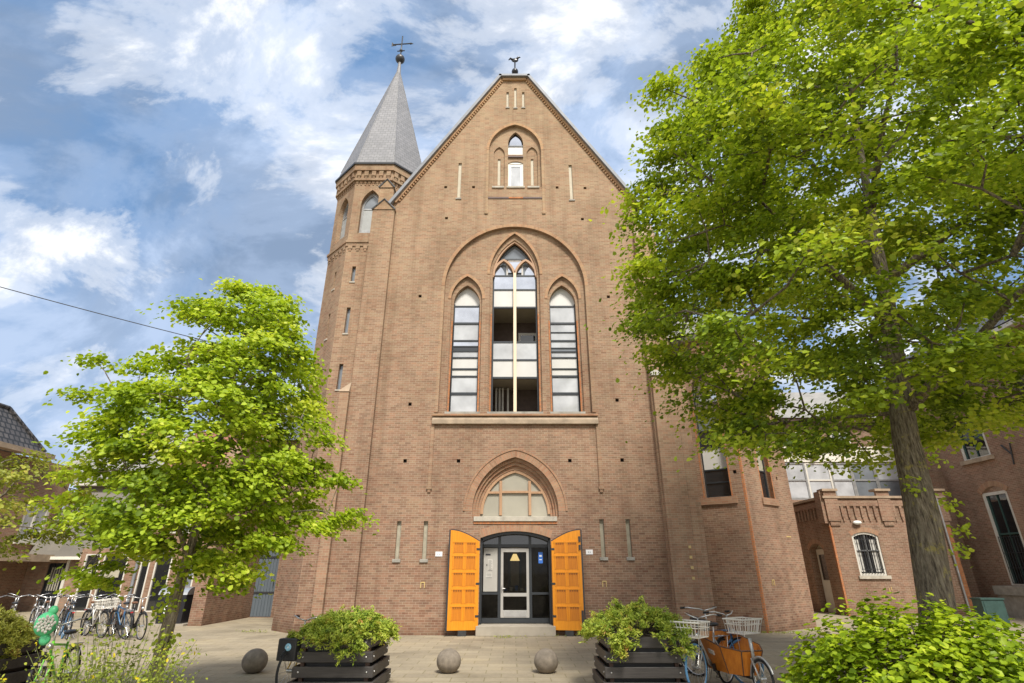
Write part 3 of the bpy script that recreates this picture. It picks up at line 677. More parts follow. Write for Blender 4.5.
for i in range(6): m.boxf(F, -.83, -.80, .432, .441, 1.95 - i * .0, 1.99)
m.build('notice_heading', 'ink', ent)
for a, b, c_, e in ((-.78, -.63, 1.82, 2.14), (-.84, -.64, 1.60, 1.74)):
    MB().boxf(F, a, b, .436, .443, c_, e).build('notice_paper', 'curtain', ent)
    m = MB()
    zz = e - .03
    while zz > c_ + .02: m.boxf(F, a + .02, b - .02 - random.random() * .04, .433, .437, zz - .006, zz); zz -= .03
    m.boxf(F, a + .01, b - .01, .434, .442, c_ - .008, c_); m.build('notice_lines', 'ink', ent)
bp = MB().boxf(F, .86, 1.0, .436, .449, 2.02, 2.36).build('blue_sign', 'poster_blue', ent)
m = MB(); m.boxf(F, .89, .97, .432, .437, 2.12, 2.14); m.boxf(F, .89, .97, .432, .437, 2.22, 2.27); m.build('sign_marks', 'plate_white', ent)
# glass door
gd = MB()
gd.boxf(F, -.36, -.28, .40, .47, .45, 2.47); gd.boxf(F, .465, .545, .40, .47, .45, 2.47); gd.boxf(F, -.28, .465, .401, .469, 2.36, 2.47)
gd.boxf(F, -.28, .465, .401, .469, 1.05, 1.15); gd.boxf(F, -.28, .465, .401, .469, .45, .66)
door = gd.build('door', 'light_metal', CH); door['label'] = 'grey metal framed glass entrance door'
MB().boxf(F, -.28, .465, .42, .43, 1.15, 2.36).build('pane', 'glass_lobby', door)
MB().boxf(F, -.28, .465, .42, .43, .66, 1.05).build('pane', 'glass_lobby', door)
MB().boxf(F, -.26, .445, .392, .402, .475, .64).build('kick_plate', 'steel', door)
m = MB(); m.tube([(-.32, 18.86, 1.2), (-.32, 18.86, 1.36)], .012); m.tube([(-.32, 18.9, 1.28), (-.32, 18.86, 1.28), (-.22, 18.86, 1.28)], .01); m.build('handle', 'steel', door)
sp = MB(); sp.box(X0 - 1.125, X0 + 1.125, 18.499, 19.05, .0, .28); sp.box(X0 - 1.2, X0 + 1.2, 18.22, 18.498, .0, .27); sp.build('step', 'step_stone', CH, bevel=.015)
# door leaves thrown open against the wall
def leaf(s_):
    ax = X0 + s_ * 1.14; an = R(12)
    fr = (ax, 18.33, 0)
    def T(u, d_, z): # u from the hinge outwards
        return (ax + s_ * (u * math.cos(an)) , 18.36 - u * math.sin(an) - d_, z)
    wd = .93; m = MB(); n = 8
    zt = lambda u: 2.66 + .33 * math.sin(min(1, u / wd) * PI / 2)
    us = [wd * i / n for i in range(n + 1)]
    vs = []
    for d_ in (0, .05): vs += [T(u, d_, .16) for u in us] + [T(u, d_, zt(u)) for u in us]
    k = n + 1; fs = []
    for i in range(n):
        fs.append((2 * k + i, 2 * k + i + 1, 3 * k + i + 1, 3 * k + i)); fs.append((i, k + i, k + i + 1, i + 1)); fs.append((k + i, 3 * k + i, 3 * k + i + 1, k + i + 1)); fs.append((i, i + 1, 2 * k + i + 1, 2 * k + i))
    fs += [(0, 2 * k, 3 * k, k), (n, k + n, 3 * k + n, 2 * k + n)]
    m.add(vs, [f if s_ > 0 else f[::-1] for f in fs])
    o = m.build('door_leaf', 'orange_wood', CH); o['label'] = 'orange panelled wooden door leaf, %s of the two' % ('left' if s_ < 0 else 'right')
    e = MB(); e.hexa([T(wd, -.03, .14), T(wd + .045, -.03, .14), T(wd + .045, .055, .14), T(wd, .055, .14), T(wd, -.03, 3.0), T(wd + .045, -.03, 3.0), T(wd + .045, .055, 3.0), T(wd, .055, 3.0)])
    ztp = [T(u, -.03, zt(u) + .003) for u in us] + [T(u, .055, zt(u) + .003) for u in us] + [T(u, -.03, zt(u) + .03) for u in us] + [T(u, .055, zt(u) + .03) for u in us]
    e.add(ztp, [(2 * k + i, 2 * k + i + 1, 3 * k + i + 1, 3 * k + i) for i in range(n)] + [(k + i, k + i + 1, 3 * k + i + 1, 3 * k + i) for i in range(n)])
    e.build('iron_edge', 'anthracite', o)
    for c_ in range(2):
        for r_ in range(5):
            u0 = .12 + c_ * .39; u1 = u0 + .29; z0 = .42 + r_ * .475; z1 = z0 + .37
            if r_ == 4: z1 = z0 + .30
            pm = MB(); sh = MB(); fm = MB()
            pm.hexa([T(u0, .051, z0), T(u1, .051, z0), T(u1, .056, z0), T(u0, .056, z0), T(u0, .051, z1), T(u1, .051, z1), T(u1, .056, z1), T(u0, .056, z1)])
            for (a, b, c2, e2) in ((u0 - .025, u0, z0, z1), (u1, u1 + .025, z0, z1), (u0 - .04, u1 + .04, z1, z1 + .035)):
                fm.hexa([T(a, .05, c2), T(b, .05, c2), T(b, .072, c2), T(a, .072, c2), T(a, .05, e2), T(b, .05, e2), T(b, .072, e2), T(a, .072, e2)])
            for kk in range(4):
                a = u0 + .02 + kk * .07; sh.hexa([T(a, .05, z1 - .05), T(a + .035, .05, z1 - .05), T(a + .035, .068, z1 - .05), T(a, .068, z1 - .05), T(a, .05, z1 - .005), T(a + .035, .05, z1 - .005), T(a + .035, .068, z1 - .005), T(a, .068, z1 - .005)])
            pm.v += []; k0 = len(pm.v); nf = len(pm.f); pm.add(sh.v, sh.f); po = pm.build('door_panel', 'orange_wood_shaded', o); po.data.materials.append(M['dentil_wood'])
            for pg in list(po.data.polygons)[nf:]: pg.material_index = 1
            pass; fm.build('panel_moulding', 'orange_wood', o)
    hg = MB()
    for z in (.5, 1.4, 2.4): hg.hexa([T(-.03, .0, z), T(.10, .0, z), T(.10, .06, z), T(-.03, .06, z), T(-.03, 0, z + .06), T(.1, 0, z + .06), T(.1, .06, z + .06), T(-.03, .06, z + .06)])
    hg.build('hinge', 'anthracite', o)
    bl = MB(); zb = .0; bl.hexa([T(.35, 0, 0), T(.6, 0, 0), T(.6, .05, 0), T(.35, .05, 0), T(.35, 0, .155), T(.6, 0, .155), T(.6, .05, .155), T(.35, .05, .155)]); bl.build('leaf_stop', 'dark_metal', o)
    if s_ > 0:
        bt = MB()
        for z0, z1 in ((.25, .70), (2.4, 2.55), (2.64, 2.8)): bt.hexa([T(wd - .07, .05, z0), T(wd - .01, .05, z0), T(wd - .01, .08, z0), T(wd - .07, .08, z0), T(wd - .07, .05, z1), T(wd - .01, .05, z1), T(wd - .01, .08, z1), T(wd - .07, .08, z1)])
        bt.build('bolt', 'anthracite', o)
leaf(-1); leaf(1)
# lobby behind the glass
m = MB(); m.box(X0 - 1.3, X0 + 1.3, 21.4, 21.45, .28, 3.1); m.box(X0 - 1.35, X0 - 1.3, 19.1, 21.4, .28, 3.1); m.box(X0 + 1.3, X0 + 1.35, 19.1, 21.4, .28, 3.1); m.build('lobby_wall', 'lobby_wall', CH)
m = MB(); m.box(X0 - 1.3, X0 + 1.3, 19.06, 21.4, .2, .30); m.build('lobby_floor', 'step_stone', CH)
m = MB(); m.box(X0 - 1.3, X0 + 1.3, 19.06, 21.45, 3.05, 3.1); m.build('lobby_ceiling', 'loggia_ceiling', CH)
m = MB(); m.box(-.3, .75, 20.9, 21.3, .3, 1.15); m.build('lobby_counter', 'dark_wood', CH)
m = MB(); m.box(-.15, .35, 21.33, 21.38, .3, 2.4); m.build('inner_door', 'grey_door', CH); MB().box(-.05, .25, 21.30, 21.33, 1.3, 2.2).build('inner_door_pane', 'curtain', CH)
m = MB(); m.tube([(.1, 20.3, 2.12), (.1, 20.3, 2.34)], [.17, .06], 14); lp = m.build('pendant_lamp', 'lamp_glow', CH); MB().tube([(.1, 20.3, 2.34), (.1, 20.3, 3.05)], .01).build('lamp_cord', 'cable', lp)
for i in range(5): MB().box(-.28 + i * .19, -.17 + i * .19, 20.95, 21.1, 1.15, 1.22 + .05 * (i % 3)).build('leaflet_stack', 'curtain' if i % 2 else 'poster_blue', CH)
# plates and anchors
for x, z, tx in ((-2.33, 2.29, 1), (2.47, 2.35, 2)):
    pl = MB().boxf(F, x - .11, x + .11, -.015, .0, z - .07, z + .07).build('number_plate', 'plate_white', CH)
    MB().boxf(F, x - .05, x - .015, -.017, -.014, z - .03, z + .02).build('worn_mark', 'faded_ink', pl); MB().boxf(F, x + .01, x + .04, -.017, -.014, z - .03, z + .015).build('worn_mark', 'faded_ink', pl)
m = MB()
def ubr(m, fr, u, z):
    m.boxf(fr, u - .07, u - .045, -.02, .0, z - .10, z + .08); m.boxf(fr, u + .045, u + .07, -.02, .0, z - .10, z + .08); m.boxf(fr, u - .045, u + .045, -.019, .0, z + .05, z + .08)
for x, z in ((-2.79, 1.40), (2.89, 1.43)): ubr(m, F, x, z)
m.build('wall_brackets', 'yellow_mark', CH)

# coping and corbel table along the gable
cp = MB(); cb = MB(); zc = MB()
for s_ in (-1, 1):
    a = Vector((X0 + s_ * .62, 0, 23.0)); b = Vector((X0 + s_ * 5.02, 0, 15.95)); dr_ = (b - a).normalized(); nn = Vector((-dr_.z * s_, 0, dr_.x * s_));
    if nn.z < 0: nn = -nn
    def Q(t, h, y): p_ = a + dr_ * t + nn * h; return (p_.x, y, p_.z)
    Ln = (b - a).length
    zc.hexa([Q(-.08, .0, 18.28), Q(Ln + .25, .0, 18.28), Q(Ln + .25, .0, 19.0), Q(-.08, .0, 19.0), Q(-.08, .12, 18.28), Q(Ln + .25, .12, 18.28), Q(Ln + .25, .12, 19.0), Q(-.08, .12, 19.0)])
    cb.hexa([Q(.0, -.10, 18.40), Q(Ln, -.10, 18.40), Q(Ln, -.10, 18.56), Q(.0, -.10, 18.56), Q(.0, -.004, 18.40), Q(Ln, -.004, 18.40), Q(Ln, -.004, 18.56), Q(.0, -.004, 18.56)])
    t = .1
    while t < Ln - .1:
        cb.hexa([Q(t, -.18, 18.45), Q(t + .07, -.18, 18.45), Q(t + .07, -.18, 18.55), Q(t, -.18, 18.55), Q(t, -.103, 18.42), Q(t + .07, -.103, 18.42), Q(t + .07, -.103, 18.55), Q(t, -.103, 18.55)]); t += .14
zc.box(X0 - .72, X0 + .72, 18.28, 19.0, 23.01, 23.12); zc.build('gable_coping', 'zinc', CH)
cb.box(X0 - .60, X0 + .60, 18.40, 18.56, 22.87, 22.995)
cb.build('gable_corbels', 'arch_brick', CH)
m = MB(); m.tube([(X0 + .03, 18.64, 23.12), (X0 + .03, 18.64, 24.4)], .035); m.ball((X0 + .03, 18.64, 23.66), .16, 16, 10); m.tube([(X0 + .03, 18.64, 23.12), (X0 + .03, 18.64, 23.4)], [.14, .05])
fin = m.build('gable_finial', 'bike_black', CH, smooth=True)
m = MB(); wx, wz = X0 + .03, 24.42     # weathercock
m.ball((wx, 18.64, wz), (.17, .06, .13), 12, 8); m.tube([(wx + .08, 18.64, wz + .04), (wx + .17, 18.64, wz + .20), (wx + .27, 18.64, wz + .19)], [.07, .05, .015], 8)
m.tube([(wx - .08, 18.64, wz), (wx - .22, 18.64, wz + .12), (wx - .30, 18.64, wz + .02)], [.08, .06, .03], 8, flat=.5); m.build('weathercock', 'bike_black', fin, smooth=True)

# nave body behind the gable
m = MB(); m.box(-4.95, 5.15, 19.1, 48, 0, 15.9) if False else None
m.add([(-4.95, 18.62, 0), (-4.95, 50, 0), (-4.95, 50, 15.9), (-4.95, 18.62, 15.9), (5.1, 18.62, 0), (5.1, 50, 0), (5.1, 50, 15.9), (5.1, 18.62, 15.9), (X0, 50, 23.2)], [(0, 3, 2, 1), (4, 5, 6, 7), (1, 2, 8, 6, 5)])
m.build('nave_wall', 'church_brick', CH)
m = MB()
for s_ in (-1, 1): m.add([(X0, 18.9, 23.15), (X0 + s_ * 5.3, 18.9, 15.6), (X0 + s_ * 5.3, 50, 15.6), (X0, 50, 23.15)], [(0, 1, 2, 3)])
m.build('nave_roof', 'roof_slate', CH)

# corner buttresses
def buttress(xa, xb, s_):
    m = MB()
    if s_ > 0:
        m.box(xa, xb, 18.30, 18.9, 0, 14.2); b_ = m.build('buttress', 'church_brick_pale', CH)
        m = MB(); m.hexa([(xa, 18.3, 14.2), (xb, 18.3, 14.2), (xb, 18.9, 14.2), (xa, 18.9, 14.2), (xa, 18.6, 14.9), (xb, 18.6, 14.9), (xb, 18.9, 14.9), (xa, 18.9, 14.9)]); m.build('buttress_cap', 'coping_brick', b_); return b_
    m.box(min(xa, xb), max(xa, xb), 18.30, 18.9, 0, 15.45)
    b_ = m.build('buttress', 'church_brick_pale' if s_ > 0 else 'church_brick', CH)
    m = MB(); xm = (xa + xb) / 2; x0, x1 = min(xa, xb) - .03, max(xa, xb) + .03      # little gablet
    m.add([(x0, 18.27, 15.45), (x1, 18.27, 15.45), (xm, 18.27, 15.95), (x0, 18.95, 15.45), (x1, 18.95, 15.45), (xm, 18.95, 15.95)], [(0, 1, 2), (0, 2, 5, 3), (1, 4, 5, 2), (3, 5, 4)])
    m.build('buttress_gablet', 'church_brick_pale', b_)
    m = MB(); m.tube([(x0, 18.25, 15.44), (xm, 18.25, 15.96), (x1, 18.25, 15.44)], .035, 5); m.build('gablet_edge', 'roof_slate', b_)
    m = MB(); m.box(xm - .30, xm + .30, 18.42, 18.9, 15.6, 16.75)
    m.add([(xm - .33, 18.38, 16.65), (xm + .33, 18.38, 16.65), (xm, 18.38, 17.05), (xm - .33, 18.95, 16.65), (xm + .33, 18.95, 16.65), (xm, 18.95, 17.05)], [(0, 1, 2), (0, 2, 5, 3), (1, 4, 5, 2), (3, 5, 4)])
    m.build('pinnacle', 'church_brick_pale', b_)
    m = MB(); m.tube([(xm - .34, 18.36, 16.64), (xm, 18.36, 17.07), (xm + .34, 18.36, 16.64)], .035, 5); m.build('pinnacle_edge', 'roof_slate', b_)
    return b_
bL = buttress(-5.72, -4.82, -1); bR = buttress(4.92, 5.75, 1)
m = MB(); m.box(-6.05, -5.73, 18.16, 19.0, 0, 7.6); m.build('buttress_foot', 'church_brick_pale', bL)
m = MB(); m.hexa([(-6.08, 18.13, 7.602), (-5.722, 18.13, 7.602), (-5.722, 18.9, 7.602), (-6.08, 18.9, 7.602), (-6.06, 18.16, 7.66), (-5.722, 18.3, 8.0), (-5.722, 18.9, 8.0), (-6.06, 18.9, 7.66)]); m.build('buttress_cap', 'coping_brick', bL)
m = MB(); m.box(5.752, 6.12, 18.16, 19.6, 0, 8.2); m.box(4.97, 5.751, 18.17, 18.3, 0, 8.2); m.build('buttress_foot', 'church_brick_pale', bR)
m = MB(); m.hexa([(4.95, 18.12, 8.2), (6.16, 18.12, 8.2), (6.16, 19.6, 8.2), (4.95, 19.6, 8.2), (4.95, 18.3, 8.45), (5.8, 18.3, 8.45), (5.8, 19.6, 8.45), (4.95, 19.6, 8.45)]); m.build('buttress_cap', 'grey_stone', bR)
m = MB()
for z in (1.55, 1.85, 2.15, 2.45): m.box(5.55, 5.63, 18.145, 18.17, z, z + .08)
m.build('wall_brackets', 'yellow_mark', bR)

# stair tower, octagonal
tcx, tcy, ap = -6.0, 20.74, 1.88; cr = ap / math.cos(PI / 8); sd_ = 2 * ap * math.tan(PI / 8)
def ofr(k, a_=ap, cxy=(tcx, tcy)):      # frame of facet k; k=0 faces the camera, k=1 right-front, k=7 left-front
    an = k * PI / 4; nx, ny = math.sin(an), -math.cos(an); s2 = a_ * math.tan(PI / 8)
    return (cxy[0] + nx * a_ - math.cos(an) * s2, cxy[1] + ny * a_ - math.sin(an) * s2, an)
TW = MB(); voids = []
slit = {0: [(.42, 12.4, 13.1), (.42, 10.15, 11.25), (.42, 7.9, 8.9)], 7: [(.9, 12.3, 13.1), (.9, 10.1, 11.2), (.9, 7.8, 8.8)]}
for k in range(8):
    fr = ofr(k); hs = []
    for (u, z0, z1) in slit.get(k, []): hs.append(rect(u - .075, u + .075, z0, z1)); voids.append((fr, u, z0, z1))
    if k in (0, 1, 7, 6, 2): hs.append(arch(sd_ * .5, .42, 14.7, 16.1, 16.9, 10))
    TW.panel(fr, rect(0, sd_, 0, 17.35), hs, depth=.3, outer_side=False)
tower = TW.build('stair_tower', 'church_brick', CH)
for fr, u, z0, z1 in voids: MB().boxf(fr, u - .076, u + .076, .14, .2, z0, z1).build('slit_window', 'glass_grey', tower)
for fr, u, z0, z1 in voids: MB().boxf(fr, u - .11, u + .11, -.03, .13, z0 - .06, z0 - .002).build('slit_sill', 'stone', tower)
for k in (0, 1, 7, 6, 2):
    m = MB(); m2 = MB(); m3 = MB()
    fr = ofr(k); c_ = sd_ * .5
    m.panel(fr, arch(c_, .42, 14.7, 16.1, 16.9, 10), [arch(c_, .34, 14.82, 16.08, 16.74, 10)], depth=.05, d0=.2)
    m.boxf(fr, c_ - .34, c_ + .34, .2, .25, 16.0, 16.06); m.boxf(fr, c_ - .34, c_ + .34, .19, .26, 14.82, 14.95)
    m2.boxf(fr, c_ - .34, c_ + .34, .22, .24, 14.95, 16.0); m3.panel(fr, arch(c_, .34, 16.06, 16.08, 16.74, 10), [], depth=0, d0=.23)
    m.build('belfry_window_frame', 'bike_grey', tower); m2.build('belfry_pane', 'belfry_board', tower); m3.build('belfry_pane', 'glass_grey', tower)
m = MB()
def octo(a_): return [(ofr(k, a_)[0], ofr(k, a_)[1]) for k in range(8)]
m.prism(octo(ap + .08), 14.20, 14.30); m.prism(octo(ap + .04), 14.05, 14.20); m.prism(octo(ap + .10), 17.35, 17.45); m.prism(octo(ap + .15), 17.85, 18.15); m.prism(octo(ap + .05), 17.45, 17.85)
def corbs(m, a_, z0, z1, n, pr, arcs=True):
    for k in range(8):
        fr = ofr(k, a_); s2 = 2 * a_ * math.tan(PI / 8)
        for i in range(n):
            u = s2 * (i + .5) / n; w_ = s2 / n * .28; m.boxf(fr, u - w_, u + w_, -pr, .03, z0, z1); m.boxf(fr, u - w_ * .6, u + w_ * .6, -pr * .6, .03, z0 - .1, z0)
corbs(m, ap + .05, 17.58, 17.85, 5, .07); corbs(m, ap + .0, 17.24, 17.34, 9, .04); corbs(m, ap, 13.92, 14.05, 5, .04)
m.build('tower_cornice', 'church_brick', tower)
m = MB(); m.prism(octo(ap + .21), 18.15, 18.24); m.build('spire_gutter', 'dark_metal', tower)
m = MB(); o8 = octo(ap + .14); zt = 26.1; r_t = .09
topv = [(tcx + (x - tcx) * .035, tcy + (y - tcy) * .035, zt) for x, y in o8]
flr = [(tcx + (x - tcx) * .94, tcy + (y - tcy) * .94, 18.75) for x, y in o8]
m.add([(x, y, 18.24) for x, y in o8] + flr + topv, [(i, (i + 1) % 8, 8 + (i + 1) % 8, 8 + i) for i in range(8)] + [(8 + i, 8 + (i + 1) % 8, 16 + (i + 1) % 8, 16 + i) for i in range(8)])
m.build('spire', 'spire_slate', tower)
m = MB()
for i in range(8): m.tube([flr[i], topv[i]], .022, 5)
m.tube([(tcx, tcy, zt - .5), (tcx, tcy, zt + .75)], [.14, .07]); m.build('spire_hips', 'spire_slate', tower)
m = MB(); m.ball((tcx, tcy, zt + .95), .25, 18, 12); m.tube([(tcx, tcy, zt + .6), (tcx, tcy, zt + 2.7)], .035); m.build('spire_ball', 'dark_metal', tower, smooth=True)
m = MB(); m.tube([(tcx - .48, tcy, zt + 2.05), (tcx + .55, tcy, zt + 2.15)], .035, 6); m.tube([(tcx - .2, tcy, zt + 1.55), (tcx + .2, tcy, zt + 1.6)], .03, 6)
m.ball((tcx, tcy, zt + 1.6), .09); m.panel((tcx, tcy, 0), [(-.55, zt + 1.95), (-.3, zt + 2.0), (-.3, zt + 2.12), (-.42, zt + 2.1), (-.55, zt + 2.25)], [], depth=.03, back=True)
m.panel((tcx, tcy, 0), [(.45, zt + 2.08), (.62, zt + 2.15), (.45, zt + 2.23)], [], depth=.03, back=True); m.build('weather_vane', 'dark_metal', tower)

# polygonal chapel on the right
V1 = (5.9, 20.74); V2 = (8.05, 19.15); V3 = (10.5, 20.96)
a1 = math.atan2(V2[1] - V1[1], V2[0] - V1[0]); a2 = math.atan2(V3[1] - V2[1], V3[0] - V2[0]); l1 = math.dist(V1, V2); l2 = math.dist(V2, V3)
F1 = (*V1, a1); F2 = (*V2, a2); F3 = (*V3, PI / 2)
m = MB(); u1 = (6.92 - V1[0]) / math.cos(a1); u1b = (7.66 - V1[0]) / math.cos(a1); u2 = (8.93 - V2[0]) / math.cos(a2); u2b = (9.52 - V2[0]) / math.cos(a2)
h1 = arch((u1 + u1b) / 2, (u1b - u1) / 2, 4.2, 8.2, 8.8, 8); h2 = arch((u2 + u2b) / 2, (u2b - u2) / 2, 4.2, 8.2, 8.75, 8)
pz = [(u - .06, u + .06) for u in ()]
ch_p = [(F1, l1 - .95, 4.9), (F1, l1 - .22, 4.85)]
m.panel(F1, rect(0, l1, 0, 9.3), [h1, rect(l1 - .32, l1 - .2, 4.95, 5.07)], depth=.28, outer_side=False); m.panel(F2, rect(0, l2, 0, 9.3), [h2, rect(u2b + .35, u2b + .46, 4.9, 5.02)], depth=.28, outer_side=False); m.panel(F3, rect(0, 20, 0, 9.3), [], depth=0)
chap = m.build('chapel_wall', 'church_brick', CH)
m = MB(); m.boxf(F1, l1 - .33, l1 - .19, .1, .12, 4.94, 5.08); m.build('putlog_hole', 'dark_void', chap); m = MB(); m.boxf(F2, u2b + .34, u2b + .47, .1, .12, 4.89, 5.03); m.build('putlog_holes', 'dark_void', chap)
m = MB(); m.prism([V1, V2, V3, (10.5, 41), (5.9, 41)], 9.9, 10.2)
for k in range(4):
    e = .05 + .04 * k
    m.prism([(V1[0], V1[1] - e), (V2[0], V2[1] - e * 1.2), (V3[0] + e, V3[1] - e * .5), (10.5 + e, 41), (5.9, 41)], 9.3 + k * .15, 9.3 + (k + 1) * .15 - .002)
for fr, ln_ in ((F1, l1), (F2, l2)):
    i = 0
    while i * .28 < ln_ - .2: m.boxf(fr, i * .28 + .06, i * .28 + .2, -.11, 0, 9.05, 9.3); i += 1
m.build('chapel_cornice', 'arch_brick', chap)
m = MB(); m.prism([(V1[0], V1[1] - .35), (V2[0], V2[1] - .4), (V3[0] + .35, V3[1] - .2), (10.85, 41), (5.9, 41)], 10.2, 10.36); m.build('chapel_gutter', 'white_paint', chap)
m = MB(); apx = (7.6, 23.5, 13.5)
m.add([(V1[0] - .8, V1[1] - .3, 10.36), (V2[0], V2[1] - .38, 10.36), (V3[0] + .32, V3[1] - .2, 10.36), (10.82, 41, 10.36), (5.2, 41, 10.36), apx, (7.6, 38, 13.5)], [(0, 1, 5), (1, 2, 5), (2, 3, 6, 5), (0, 5, 6, 4)])
m.build('chapel_roof', 'grey_roof', chap)
m = MB(); m.boxf(F1, l1 - .07, l1 + .004, -.004, .05, 0, 6.0); m.boxf(F2, -.004, .06, -.004, .05, 0, 6.0)
for a, b in ((u1 - .055, u1), (u1b, u1b + .055)): m.boxf(F1, a, b, -.004, .14, 4.2, 8.2)
for a, b in ((u2 - .055, u2), (u2b, u2b + .055)): m.boxf(F2, a, b, -.004, .14, 4.2, 8.2)
m.build('orange_arrises', 'orange_brick', chap)
m = MB(); m.boxf(F1, u1 - .18, u1b + .18, -.06, .28, 3.95, 4.18); m.build('chapel_sill', 'arch_brick', chap); m = MB(); m.boxf(F2, u2 - .15, u2b + .15, -.06, .28, 3.95, 4.18); m.build('chapel_sill', 'arch_brick', chap)
def chwin(fr, a, b, cells):
    m = MB(); m.boxf(fr, a, a + .05, .18, .26, 4.18, 8.3); m.boxf(fr, b - .05, b, .18, .26, 4.18, 8.3)
    for z0, z1, mt in cells: m.boxf(fr, a + .05, b - .05, .181, .259, z1, z1 + .05)
    m.boxf(fr, a + .05, b - .05, .181, .259, 4.18, 4.24)
    wn = m.build('window', 'anthracite', CH)
    for z0, z1, mt in cells: MB().boxf(fr, a + .05, b - .05, .21, .23, z0, z1).build('pane', mt, wn)
chwin(F1, u1, u1b, [(4.24, 4.7, 'glass_dark'), (4.75, 5.15, 'glass_dark'), (5.2, 5.95, 'panel_white'), (6.0, 6.6, 'glass_dark'), (6.65, 7.2, 'glass_grey'), (7.25, 8.75, 'glass_sky')])
chwin(F2, u2, u2b, [(4.24, 5.15, 'glass_dark'), (5.2, 6.15, 'slot_fill'), (6.2, 7.3, 'panel_white'), (7.35, 8.75, 'glass_grey')])
m = MB(); ubr(m, F1, .9, 1.42); ubr(m, F2, .75, 1.45); m.boxf(F2, l2 - .9, l2 - .6, -.01, 0, 2.9, 2.94); m.build('wall_brackets', 'yellow_mark', chap)

# low wing left of the tower with the grey door
m = MB(); W4 = (-11.45, 25.2, 0)
m.panel(W4, rect(0, 5, 0, 7.5), [rect(.45, 1.38, 0.02, 2.95)], depth=.25, outer_side=False)
m.box(-11.48, -11.0, 21.5, 25.195, 0, 5.8)
m.hexa([(-11.48, 21.5, 5.8), (-11.0, 21.5, 5.8), (-11.0, 25.19, 5.8), (-11.48, 25.19, 5.8), (-11.48, 22.3, 6.6), (-11.0, 22.3, 6.6), (-11.0, 25.19, 7.4), (-11.48, 25.19, 7.4)])
m.add([(-11.45, 25.2, 0), (-11.45, 45, 0), (-11.45, 45, 7.5), (-11.45, 25.2, 7.5)], [(0, 3, 2, 1)])
wing = m.build('side_wing', 'church_brick', CH)
m = MB(); m.box(-11.0, -10.07, 25.36, 25.42, 0, 2.95)
for i in range(7): m.box(-10.97 + i * .13, -10.86 + i * .13, 25.33, 25.362, .03, 2.92)
dd = m.build('side_door', 'grey_door', wing)
m = MB(); m.box(-10.98, -10.1, 25.31, 25.33, .9, .98); m.box(-10.98, -10.1, 25.31, 25.33, 2.3, 2.38); m.tube([(-10.2, 25.28, 1.2), (-10.2, 25.28, 1.4)], .015); m.build('door_ironwork', 'dark_metal', wing)
m = MB(); m.add([(-11.7, 24.9, 7.4), (-6, 24.9, 7.4), (-6, 30, 11.0), (-11.7, 30, 11.0), (-11.7, 45, 11.0), (-6, 45, 11.0)], [(0, 1, 2, 3), (3, 2, 5, 4)]); m.build('wing_roof', 'roof_slate', wing)

# ------------------------------------------------------------------ right: low annex with battlement frieze
AX = empty('annex', (17, 26, 0), 'low red brick annex with corbelled parapet, barred window and side door, behind the big tree', 'building')
FA = (14.5, 26, 0); FS = (14.5, 31.0, -PI / 2)
m = MB()
m.panel(FA, rect(0, 5.5, 0, 4.9), [segarch(1.5, .60, 1.6, 3.25, 3.42, 10)], depth=.2, outer_side=False)
m.panel(FS, rect(0, 5, 0, 4.9), [segarch(3.4, .65, .02, 2.7, 3.0, 10)], depth=.35, outer_side=False)
m.add([(14.5, 31, 4.6), (20, 31, 4.6), (20, 26.2, 4.6), (14.5, 26.2, 4.6)], [(0, 3, 2, 1)]); m.panel((20, 26, PI / 2), rect(0, 5, 0, 4.9), [], depth=0)
m.build('annex_wall', 'annex_brick', AX)
m = MB()
for u in (.0, 2.45, 5.0): m.boxf(FA, u - .02, u + .58, -.10, .02, 3.9, 5.22); m.boxf(FA, u + .06, u + .5, -.06, .02, 3.7, 3.9)
m.box(14.34, 14.5, 26.0, 26.5, 3.8, 5.22); m.box(14.34, 14.5, 30.2, 30.6, 3.8, 5.22)
u = .66
while u < 5.0:
    if not (2.3 < u < 3.05): m.boxf(FA, u, u + .12, -.07, .02, 4.05, 4.55); m.boxf(FA, u + .03, u + .09, -.06, .02, 3.9, 4.05)
    u += .30
for i in range(14):
    y = 26.6 + i * .3; m.box(14.43, 14.49, y, y + .12, 4.05, 4.55)
m.boxf(FA, .58, 5.5, -.07, .02, 4.55, 4.8); m.box(14.42, 14.49, 26.5, 31, 4.55, 4.8)
m.build('parapet_frieze', 'house_brick', AX)
m = MB(); m.boxf(FA, -.1, 5.6, -.13, .25, 4.9, 5.0)
for u in (.0, 2.45, 5.0): m.boxf(FA, u - .08, u + .64, -.18, .3, 5.22, 5.32)
m.box(14.36, 14.7, 26.26, 31, 4.902, 4.998); m.build('parapet_coping', 'coping_brick', AX)
m = MB(); m.boxf(FA, -.004, .08, -.004, .1, 0, 3.7); m.build('orange_quoin', 'orange_brick', AX); m = MB(); m.boxf(FA, 5.25, 5.504, -.004, .1, 0, 3.7); m.build('orange_quoin', 'orange_brick', AX)
m = MB(); m.panel(FA, segarch(1.5, .60, 1.6, 3.25, 3.42, 10), [segarch(1.5, .50, 1.7, 3.2, 3.33, 10)], depth=.1, d0=.04)
wn = m.build('window', 'white_paint', AX); MB().boxf(FA, 1.0, 2.0, .12, .14, 1.7, 3.33).build('pane', 'glass_dark', wn)
m = MB(); m.boxf(FA, 1.47, 1.53, .07, .12, 1.7, 3.3); m.boxf(FA, 1.0, 2.0, .07, .12, 2.6, 2.66); m.build('glazing_bar', 'bike_grey', wn)
for a, b in ((1.05, 1.22), (1.72, 1.95)): MB().boxf(FA, a, b, .112, .12, 1.75, 3.1).build('curtain', 'curtain', wn)
m = MB()
